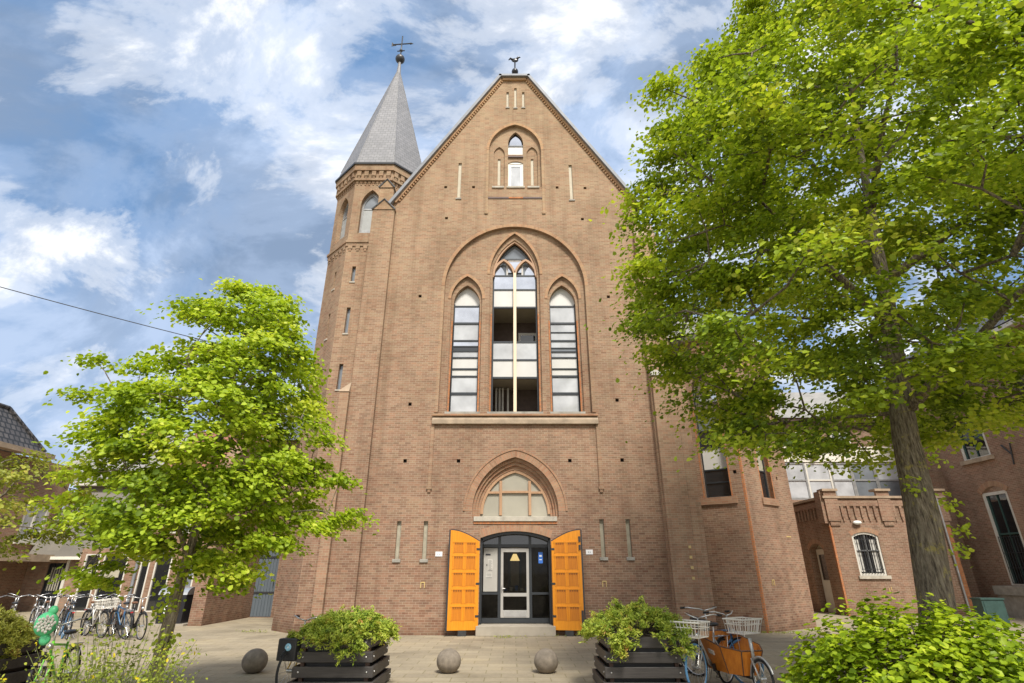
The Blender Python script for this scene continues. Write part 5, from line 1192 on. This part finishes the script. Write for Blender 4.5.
# bush in front of the big tree
def bush(name, c, rx, ry, h, n, size, mat, label, cat, group=None, twig=True, amp=.12):
    T_ = empty(name, (c[0], c[1], 0), label, cat, group, local=True)
    th_ = RNG.uniform(0, 2 * PI, n); ph_ = np.arccos(RNG.uniform(0.0, 1, n)); r_ = 1 - np.abs(RNG.normal(size=n)) * .13
    wob = 1 + amp * np.sin(4 * th_ + 2 * ph_) * np.sin(ph_ * 3) + amp * .8 * np.sin(9 * th_ + 5 * ph_ * 2) + RNG.normal(size=n) * .03
    d_ = np.stack([np.sin(ph_) * np.cos(th_), np.sin(ph_) * np.sin(th_), np.cos(ph_)], 1)
    P_ = d_ * (r_ * wob)[:, None] * np.array([rx, ry, h]); P_[:, 2] = np.maximum(P_[:, 2], .05)
    nr = d_ * np.array([1 / rx, 1 / ry, 1 / h]) + np.array([0, 0, .9]) + RNG.normal(size=(n, 3)) * .4
    leaves('foliage', P_, nr, size * RNG.uniform(.6, 1.3, n), np.clip(.5 + .17 * RNG.normal(size=n) + .22 * np.sin(th_ * 5 + ph_ * 7) * .6, 0, 1), mat, T_)
    m = MB()
    for i in range(40):
        t = random.uniform(0, 2 * PI); q = random.uniform(.2, 1); e = Vector((math.cos(t) * rx * q * .85, math.sin(t) * ry * q * .85, h * math.sqrt(max(0, 1 - q * q)) * .9 + .1)); m.tube([(0, 0, 0), e * .5 + Vector((0, 0, .1)), e], [.02, .012, .005], 4)
    m.build('stems', 'bark', T_)
    return T_
bush('bush', (4.85, 7.3), 1.72, 1.35, 1.34, 14000, .082, 'bush_leaf', 'bright green broad leaved bush at the foot of the big lime tree', 'bush')

# juniper in the planters
def juniper(loc, rx, ry, label, mat='juniper_leaf', seed=1, droop=((-.4, -.62), (.35, -.6)), n=9000, h=.36, bias=0):
    rs = np.random.default_rng(seed); T_ = empty('juniper', loc, label, 'plant', 'shrubs growing in the planters', local=True)
    K = 130; cs = []
    for i in range(K):
        t = rs.uniform(0, 2 * PI); q = math.sqrt(rs.uniform(0, 1)); x, y = rx * q * math.cos(t), ry * q * math.sin(t)
        z = .80 + h * (1 - q * q) * rs.uniform(.6, 1.05) + .06 - (.10 * rs.random() if q > .85 else 0); cs.append((x + bias * rs.random(), y, z))
    for (dx, dy) in droop:
        for j in range(5): cs.append((dx + rs.uniform(-.12, .12), dy + rs.uniform(-.05, 0), .84 - .05 * j + rs.uniform(-.04, .04)))
    C_ = []; D_ = []; Tt = []; m = MB()
    for (x, y, z) in cs:
        for s in range(4):
            d_ = np.array([x * .8, y * .8, .12]) + rs.normal(size=3) * np.array([.5, .5, .35]); d_ /= np.linalg.norm(d_); L_ = rs.uniform(.10, .24)
            k = n // (len(cs) * 4); t = rs.uniform(0, 1, k)[:, None]
            pts = np.array([x, y, z]) + d_ * L_ * t - np.array([0, 0, 1]) * .06 * t ** 2 + rs.normal(size=(k, 3)) * .022
            C_.append(pts); D_.append(np.tile(d_, (k, 1)) + rs.normal(size=(k, 3)) * .5); Tt.append(np.clip(.30 + .35 * t[:, 0] + rs.normal() * .14 + rs.normal(size=k) * .12, 0, 1))
            if s == 0: m.tube([(x * .4, y * .4, .82), (x, y, z)], .006, 3, caps=False)
    C_ = np.concatenate(C_); D_ = np.concatenate(D_)
    nr = RNG.normal(size=C_.shape) * .6 + np.array([0, -.2, .8])
    leaves('foliage', C_, nr, .055 * RNG.uniform(.6, 1.3, len(C_)), np.concatenate(Tt), mat, T_, aspect=.32, fold=.05, stretch=D_)
    m.build('twigs', 'bark', T_)
juniper((-2.80, 10.5, 0), .74, .68, 'low juniper spilling over the middle planter beside the black crate', seed=2, droop=((.30, -.66), (-.72, -.3), (.1, -.66)), n=26000, h=.27)
juniper((2.15, 10.5, 0), .84, .72, 'low juniper spilling over the planter left of the cargo bike', seed=4, droop=((-.35, -.68), (-.45, -.66), (.55, -.62)), n=26000, h=.38)
juniper((-8.15, 9.4, 0), .58, .60, 'dry yellowish shrub in the planter cut off by the left edge', 'dry_leaf', seed=6, droop=((.50, -.10),), n=26000, h=.30)

# wild growth around the young tree
def weeds(c, r, n, h, label, seed):
    rs = np.random.default_rng(seed); T_ = empty('wild_plant', (c[0], c[1], 0), label, 'plant', local=True)
    m = MB(); C_ = []; Tt = []
    for i in range(n):
        t = rs.uniform(0, 2 * PI); q = math.sqrt(rs.uniform(0, 1)) * r; x, y = q * math.cos(t), q * math.sin(t); hh = h * rs.uniform(.45, 1.0) * (1 - .35 * q / r)
        e = Vector((x * 1.35 + rs.normal() * .06, y * 1.2 + rs.normal() * .06, hh)); s0 = Vector((x * .7, y * .7, 0)); md = s0.lerp(e, .5) + Vector((0, 0, .08))
        m.tube([s0, md, e], [.006, .004, .002], 3, caps=False)
        for k in range(int(24 * rs.uniform(.6, 1.4))):
            tt = rs.uniform(.2, 1); p = (s0.lerp(md, tt * 2) if tt < .5 else md.lerp(e, tt * 2 - 1)); C_.append([p.x + rs.normal() * .05, p.y + rs.normal() * .05, p.z + rs.normal() * .035]); Tt.append(np.clip(.25 + .55 * tt * rs.random() + (.3 if (tt > .85 and rs.random() < .3) else 0), 0, 1))
    C_ = np.array(C_); leaves('leaves', C_, np.array([0, -.3, .8]) + RNG.normal(size=C_.shape) * .5, .042 * RNG.uniform(.6, 1.5, len(C_)), np.array(Tt), 'weed_leaf', T_, aspect=.55)
    m.build('stems', 'young_stem', T_)
plain('young_stem', (.12, .14, .04), .8)
weeds((-4.85, 7.7), .72, 120, 1.5, 'wispy yellow flowered wild plant growing round the foot of the young lime tree', 21)
weeds((-5.95, 7.2), .40, 36, 1.0, 'small yellow flowered plant in front of the green bicycle', 22)
# low ground weeds
rs = np.random.default_rng(30); C_ = []
for (x, y, r_, k) in ((-.2, 17.75, .25, 60), (7.5, 19.0, .5, 160), (8.6, 19.0, .35, 90), (-8.2, 19.3, .3, 60), (20, 20.9, 1.2, 300), (2.0, 18.2, .6, 40), (16.2, 21.2, .9, 200)):
    C_.append(np.stack([x + rs.normal(size=k) * r_, y + rs.normal(size=k) * .06, rs.uniform(.01, .07, k)], 1))
C_ = np.concatenate(C_); tag(leaves('ground_weeds', C_, np.array([0, 0, 1.0]) + RNG.normal(size=C_.shape) * .5, .05, RNG.uniform(.2, .8, len(C_)), 'weed_leaf', None, aspect=.5), 'scattered small weeds in the paving joints by the walls', 'weeds', kind='stuff')

# ------------------------------------------------------------------ bicycles
def wheel(parent, c, r, tyre, name='wheel', hub=.03, nsp=20):
    m = MB(); m.ring(c, (0, 1, 0), r - .028, .010, 36, 5); rim = m.build(name, 'steel', parent)
    m = MB(); m.ring(c, (0, 1, 0), r - .010, .020, 40, 7); m.build('tyre', tyre, rim, smooth=True)
    m = MB()
    for i in range(nsp):
        t = 2 * PI * i / nsp; s_ = .025 * (1 if i % 2 else -1); m.tube([(c[0], c[1] + s_, c[2]), (c[0] + math.cos(t) * (r - .03), c[1], c[2] + math.sin(t) * (r - .03))], .0022, 3, caps=False)
    m.tube([(c[0], c[1] - .05, c[2]), (c[0], c[1] + .05, c[2])], hub, 10); m.build('spokes', 'steel', rim)
    return rim
def bicycle(loc, rz, label, frame, tyre='black_rubber', tyre_f=None, basket=None, crate=None, bars='steel', saddle='black_plastic', group='bicycles parked in a row by the left houses', steer=0, step=True, tilt=0, guard='bike_black', name='bicycle'):
    """front wheel towards +x, standing on z=0"""
    B_ = empty(name, loc, label, 'bicycle', group, local=True, rz=rz); B_.rotation_euler = (R(tilt), 0, rz)
    r = .345; fx, rx_ = .56, -.52
    wheel(B_, (fx, 0, r), r, tyre_f or tyre); wheel(B_, (rx_, 0, r), r, tyre)
    m = MB(); bb = (-.08, 0, .29); st = (-.22, 0, .80); hd0 = (.36, 0, .66); hd1 = (.33, 0, .86)
    m.tube([hd0, hd1], .02); m.tube([bb, st], .017)
    if step: m.tube([(.345, 0, .74), (.12, 0, .45), bb], .018); m.tube([(.35, 0, .70), (.1, 0, .36), bb], .016)
    else: m.tube([(.335, 0, .82), (-.205, 0, .76)], .016); m.tube([(.35, 0, .69), bb], .019)
    for s_ in (-1, 1): m.tube([bb, (rx_, s_ * .06, r)], .009); m.tube([(-.205, 0, .72), (rx_, s_ * .06, r)], .008)
    m.build('frame', frame, B_, smooth=True)
    m = MB()
    for s_ in (-1, 1): m.tube([(.365, s_ * .05, .66), (.42, s_ * .055, .52), (fx, s_ * .06, r)], .011)
    m.tube([(.365, -.055, .66), (.365, .055, .66)], .014); m.build('fork', frame, B_, smooth=True)
    m = MB(); m.tube([(.33, 0, .84), (.305, 0, 1.05)], .013)
    m.tube([(.305, 0, 1.05), (.33, .10, 1.08), (.26, .25, 1.12), (.10, .30, 1.10)], .011); m.tube([(.305, 0, 1.05), (.33, -.10, 1.08), (.26, -.25, 1.12), (.10, -.30, 1.10)], .011)
    hb_ = m.build('handlebar', bars, B_, smooth=True)
    for s_ in (-1, 1): MB().tube([(.16, s_ * .285, 1.107), (.05, s_ * .305, 1.095)], .018).build('grip', 'black_rubber', hb_, smooth=True)
    m = MB(); m.ball((-.25, 0, .93), (.13, .085, .035), 14, 8); m.tube([(-.2, 0, .925), (-.05, 0, .93)], [.05, .02], 8, flat=.5); sd2 = m.build('saddle', saddle, B_, smooth=True)
    m = MB(); m.tube([(-.215, 0, .76), (-.24, 0, .92)], .013); m.build('seat_post', 'steel', sd2)
    m = MB(); m.ring((fx, 0, r), (0, 1, 0), r + .03, .018, 20, 4, R(40), R(185)); m.build('mudguard', guard, B_, smooth=True)
    m = MB(); m.ring((rx_, 0, r), (0, 1, 0), r + .03, .018, 20, 4, R(10), R(200)); m.build('mudguard', guard, B_, smooth=True)
    m = MB(); m.box(-.46, .05, .04, .07, .25, .36); m.ring((bb[0], .055, bb[2]), (0, 1, 0), .085, .012, 18, 4); m.tube([(bb[0], .08, bb[2]), (bb[0] + .12, .08, bb[2] - .12), (bb[0] + .12, .16, bb[2] - .12)], .009); m.tube([(bb[0], -.08, bb[2]), (bb[0] - .12, -.08, bb[2] + .12), (bb[0] - .12, -.16, bb[2] + .12)], .009); m.build('crankset', 'black_plastic', B_)
    m = MB()
    for y in (-.06, 0, .06): m.tube([(-.28, y, .735), (-.72, y, .735)], .006, 5)
    for x in (-.3, -.5, -.7): m.tube([(x, -.06, .735), (x, .06, .735)], .006, 5)
    for s_ in (-1, 1): m.tube([(-.6, s_ * .065, .73), (rx_, s_ * .065, r)], .005, 5)
    m.build('rear_rack', 'steel', B_)
    m = MB(); m.ball((.41, 0, .80), (.05, .04, .045), 10, 8); m.build('headlamp', 'steel', B_, smooth=True)
    m = MB(); m.box(-.76, -.735, -.03, .03, .69, .72); m.build('tail_lamp', 'bike_red', B_)
    m = MB(); m.tube([(-.1, -.05, .27), (-.22, -.2, .0)], .008); m.build('kickstand', 'steel', B_)
    if basket:
        m = MB(); bx0, bx1, by, bz0, bz1 = .44, .78, .22, .80, 1.02; tp = .05
        for z, e in ((bz0, 0), (bz1, tp)):
            m.tube([(bx0 - e * .2, -by - e, z), (bx1 + e, -by - e, z), (bx1 + e, by + e, z), (bx0 - e * .2, by + e, z), (bx0 - e * .2, -by - e, z)], .014 if e else .009, 5)
        zc_ = (bz0 + bz1) / 2 + .03; m.tube([(bx0, -by - .03, zc_), (bx1 + .03, -by - .03, zc_), (bx1 + .03, by + .03, zc_), (bx0, by + .03, zc_), (bx0, -by - .03, zc_)], .008, 4)
        nb2 = 8
        for i in range(nb2 + 1):
            y = -by + 2 * by * i / nb2; e = tp * (y / by); m.tube([(bx1, y, bz0), (bx1 + tp, y + e, bz1)], .007, 4); m.tube([(bx0, y, bz0), (bx0, y + e, bz1)], .007, 4); m.tube([(bx0, y, bz0), (bx1, y, bz0)], .006, 4)
        for i in range(7):
            x = bx0 + (bx1 - bx0) * i / 6
            for s_ in (-1, 1): m.tube([(x, s_ * by, bz0), (x + tp * i / 6, s_ * (by + tp), bz1)], .007, 4)
        m.build('front_basket', basket, B_)
        m = MB()
        for s_ in (-1, 1): m.tube([(.55, s_ * .1, .80), (fx, s_ * .07, r)], .006, 5)
        m.tube([(.35, 0, .80), (.6, 0, .80)], .012, 6); m.build('front_rack', 'steel', B_)
    if crate:
        m = MB(); m.box(.40, .74, -.26, .26, .72, 1.02) if False else m.box(.40, .74, -.17, .17, .50, .82); cr_ = m.build('front_crate', crate, B_, bevel=.02)
        m = MB(); m.tube([(.35, 0, .73), (.36, 0, .55)], .012, 6)
        for s_ in (-1, 1): m.tube([(.6, s_ * .1, .5), (fx, s_ * .07, r)], .007, 5)
        m.build('front_rack', 'steel', B_)
    return B_
row = [(-15.9, 'bike_grey', 'black_rubber', None, 'grey bicycle at the far left end of the row, behind the shrub planter'),
       (-15.35, 'bike_white', 'black_rubber', None, 'off white bicycle second from the left end of the row'),
       (-14.8, 'bike_black', 'black_rubber', None, 'black bicycle with red tail lamp behind the green balls'),
       (-14.3, 'bike_grey', 'black_rubber', None, 'light grey bicycle in the row just right of the green balls'),
       (-13.8, 'bike_grey', 'black_rubber', None, 'silver grey bicycle in the middle of the row by the dark shop door'),
       (-13.3, 'bike_blue', 'tyre_blue', None, 'dark blue bicycle with blue tyres in the middle of the row'),
       (-12.9, 'bike_black', 'black_rubber', None, 'black bicycle just right of the blue tyred one in the row'),
       (-12.4, 'bike_white', 'black_rubber', 1, 'pale bicycle with cream front basket right of the row middle'),
       (-11.95, 'saddle_brown', 'black_rubber', None, 'brown bicycle between the pale one and the blue one in the row'),
       (-11.5, 'bike_blue', 'black_rubber', None, 'blue bicycle left of the dark one at the right end of the row'),
       (-11.0, 'bike_black', 'black_rubber', None, 'dark bicycle at the right end of the row, beside the young tree trunk')]
for i, (x, fcol, ty_, bs, lb) in enumerate(row):
    bicycle((x + random.uniform(-.1, .1), 17.9 + random.uniform(-.3, .3), 0), R(-38 + random.uniform(-14, 14) + (180 if i in (2, 6, 9) else 0)), lb, fcol, tyre=ty_, basket='basket_cream' if bs else None, saddle='saddle_brown' if i % 3 == 1 else 'black_plastic', step=i % 2 == 0, tilt=random.uniform(-6, 6), guard='bike_grey' if i in (0, 4) else 'bike_black')
for x, fcol, lb in ((-15.9, 'bike_black', 'black bicycle at the left end of the back row by the canopy'), (-15.0, 'bike_grey', 'grey bicycle second from the left in the back row'), (-14.2, 'bike_black', 'black bicycle in the middle of the back row of bicycles'), (-13.3, 'bike_white', 'pale bicycle second from the right in the back row'), (-12.5, 'bike_black', 'black bicycle at the right end of the back row')):
    bicycle((x, 19.1, 0), R(-50 + random.uniform(-18, 18)), lb, fcol, tilt=random.uniform(-6, 6), guard='bike_grey')
# two more leaning at the wall further left
bicycle((-17.6, 19.5, 0), R(-20), 'rusty pale bicycle standing apart at the left behind the planter', 'bike_grey', saddle='saddle_brown', group='bicycles parked in a row by the left houses')
# green bicycle with balloons
GB = bicycle((-6.70, 9.25, 0), R(-72), 'bright green bicycle with green balls tied to its handlebar in the left foreground', 'bike_green', group=None, step=False, tilt=4, name='green_bicycle')
DB = empty('party_decoration', (-6.82, 9.0, 1.0), 'bunch of shiny green balls hung on the handlebar of the green bicycle', 'decoration')
for (x, y, z, rr_) in ((-6.84, 8.92, 1.08, .155), (-6.80, 8.93, 1.255, .065), (-6.80, 8.93, .88, .075)):
    MB().ball((x, y, z), (rr_, rr_ * .8, rr_ * 1.05), 16, 12).build('ball', 'balloon_green', DB, smooth=True)
m = MB()
for i in range(26):
    a_ = i * 2.4; q_ = .022 * math.sqrt(i); m.ball((-6.755 + q_ * math.cos(a_) * .8, 8.80 + q_ * math.cos(a_) * .6, 1.09 + q_ * math.sin(a_)), (.022, .02, .024), 6, 4)
m.build('rosette', 'curtain', DB)
# bike with black crate behind the middle planter
CB = bicycle((-3.47, 10.7, -.04), R(-104), 'yellow framed bicycle with black delivery crate beside the middle planter', 'bike_yellow', crate='black_plastic', group=None, name='delivery_bicycle')
for ch in CB.children:
    if ch.name.startswith('front_crate'):
        m = MB(); ccx = .77
        m.v = []; m.f = []
        m.ring((.745, .03, .70), (1, 0, 0), .035, .022, 24, 6); ob_ = m.build('badge', 'pale_blue', ch, smooth=False)
        m = MB(); m.tube([(.738, .03, .70), (.748, .03, .70)], .045, 20); m.build('badge_centre', 'plate_white', ch)
# two city bikes with cream baskets
bicycle((3.38, 10.55, 0), R(-134), 'city bicycle with blue front tyre and cream basket right of the planter', 'bike_grey', tyre_f='tyre_blue', basket='basket_cream', group=None, step=True, name='city_bicycle')
bicycle((3.72, 11.2, 0), R(-58), 'city bicycle with cream basket and blue front tyre behind the cargo bike', 'bike_blue', tyre_f='tyre_blue', basket='basket_cream', group=None, step=False, name='city_bicycle')
# cargo bike
KB = empty('cargo_bicycle', (3.60, 11.0, 0), 'cargo bicycle with big orange brown wooden box in front', 'cargo bicycle', local=True, rz=R(-78))
wheel(KB, (1.32, 0, .26), .26, 'black_rubber', nsp=16); wheel(KB, (-1.0, 0, .33), .33, 'black_rubber')
bz0, bz1 = .26, .74
bt = [(.18, -.24), (.78, -.24), (1.02, -.13), (1.02, .13), (.78, .24), (.18, .24)]; tp_ = [(-.02, -.36), (.82, -.37), (1.14, -.19), (1.14, .19), (.82, .37), (-.02, .36)]
m = MB(); t = .02
def shr(P_, k): 
    c0 = (sum(p[0] for p in P_) / 6, sum(p[1] for p in P_) / 6); return [(c0[0] + (x - c0[0]) * k, c0[1] + (y - c0[1]) * k) for x, y in P_]
hts = [.80, .66, .62, .62, .66, .80]
m.add([(x, y, bz0) for x, y in bt] + [(x, y, h_) for (x, y), h_ in zip(tp_, hts)] + [(x, y, bz0 + .02) for x, y in shr(bt, .95)] + [(x, y, h_) for (x, y), h_ in zip(shr(tp_, .95), hts)],
      [(5, 4, 3, 2, 1, 0)] + [(i, (i + 1) % 6, 6 + (i + 1) % 6, 6 + i) for i in range(6)] + [(12 + i, 18 + i, 18 + (i + 1) % 6, 12 + (i + 1) % 6) for i in range(6)] + [(6 + i, 6 + (i + 1) % 6, 18 + (i + 1) % 6, 18 + i) for i in range(6)] + [(12, 13, 14, 15, 16, 17)])
bx = m.build('cargo_box', 'cargo_wood', KB)
m = MB()
for i in range(6): m.tube([(bt[i][0], bt[i][1], bz0), (tp_[i][0], tp_[i][1], hts[i])], .010, 5)
m.tube([(*tp_[i % 6], hts[i % 6]) for i in range(7)], .011, 5); m.build('box_edging', 'dark_wood', bx)
m = MB(); m.box(.25, .55, -.22, .22, .46, .49); m.build('bench', 'cargo_wood', bx)
m = MB(); m.hexa([(.42, -.345, .52), (.56, -.345, .50), (.56, -.30, .50), (.42, -.30, .52), (.42, -.366, .58), (.56, -.366, .56), (.56, -.32, .56), (.42, -.32, .58)]); m.build('sticker', 'curtain', bx)
m = MB(); m.tube([(-.35, 0, .28), (.1, 0, .23), (1.05, 0, .23), (1.17, 0, .5)], .022); m.tube([(-.35, 0, .28), (-.5, 0, .85)], .018); m.tube([(0, 0, .25), (-.12, 0, .95)], .02); m.tube([(-.1, 0, .8), (-.45, 0, .6)], .018)
for s_ in (-1, 1): m.tube([(-.35, 0, .28), (-1.0, s_ * .06, .33)], .01); m.tube([(-.45, 0, .7), (-1.0, s_ * .06, .33)], .009)
m.build('frame', 'bike_black', KB, smooth=True)
m = MB(); m.tube([(1.16, 0, .44), (1.13, 0, .80)], .028)
for s_ in (-1, 1): m.tube([(1.16, s_ * .05, .52), (1.32, s_ * .055, .26)], .013)
m.build('fork', 'bike_grey', KB, smooth=True)
m = MB(); m.tube([(-.12, 0, .9), (-.16, 0, 1.12)], .013); m.tube([(-.16, 0, 1.12), (-.14, .12, 1.15), (-.24, .30, 1.17), (-.36, .33, 1.16)], .012); m.tube([(-.16, 0, 1.12), (-.14, -.12, 1.15), (-.24, -.30, 1.17), (-.36, -.33, 1.16)], .012); hb_ = m.build('handlebar', 'steel', KB, smooth=True)
for s_ in (-1, 1): MB().tube([(-.30, s_ * .32, 1.165), (-.42, s_ * .34, 1.155)], .019).build('grip', 'black_rubber', hb_)
m = MB(); m.ball((-.55, 0, .96), (.13, .09, .04), 12, 8); m.tube([(-.5, 0, .85), (-.53, 0, .95)], .014); m.build('saddle', 'black_plastic', KB, smooth=True)
m = MB(); m.ring((1.32, 0, .26), (0, 1, 0), .29, .022, 20, 4, R(20), R(190)); m.build('mudguard', 'bike_grey', KB, smooth=True)
m = MB(); m.ring((-1.0, 0, .33), (0, 1, 0), .36, .02, 20, 4, R(10), R(190)); m.build('mudguard', 'bike_grey', KB, smooth=True)
m = MB(); m.tube([(.0, -.2, .0), (.0, -.15, .25), (.0, .15, .25), (.0, .2, .0)], .011); m.build('kickstand', 'steel', KB)
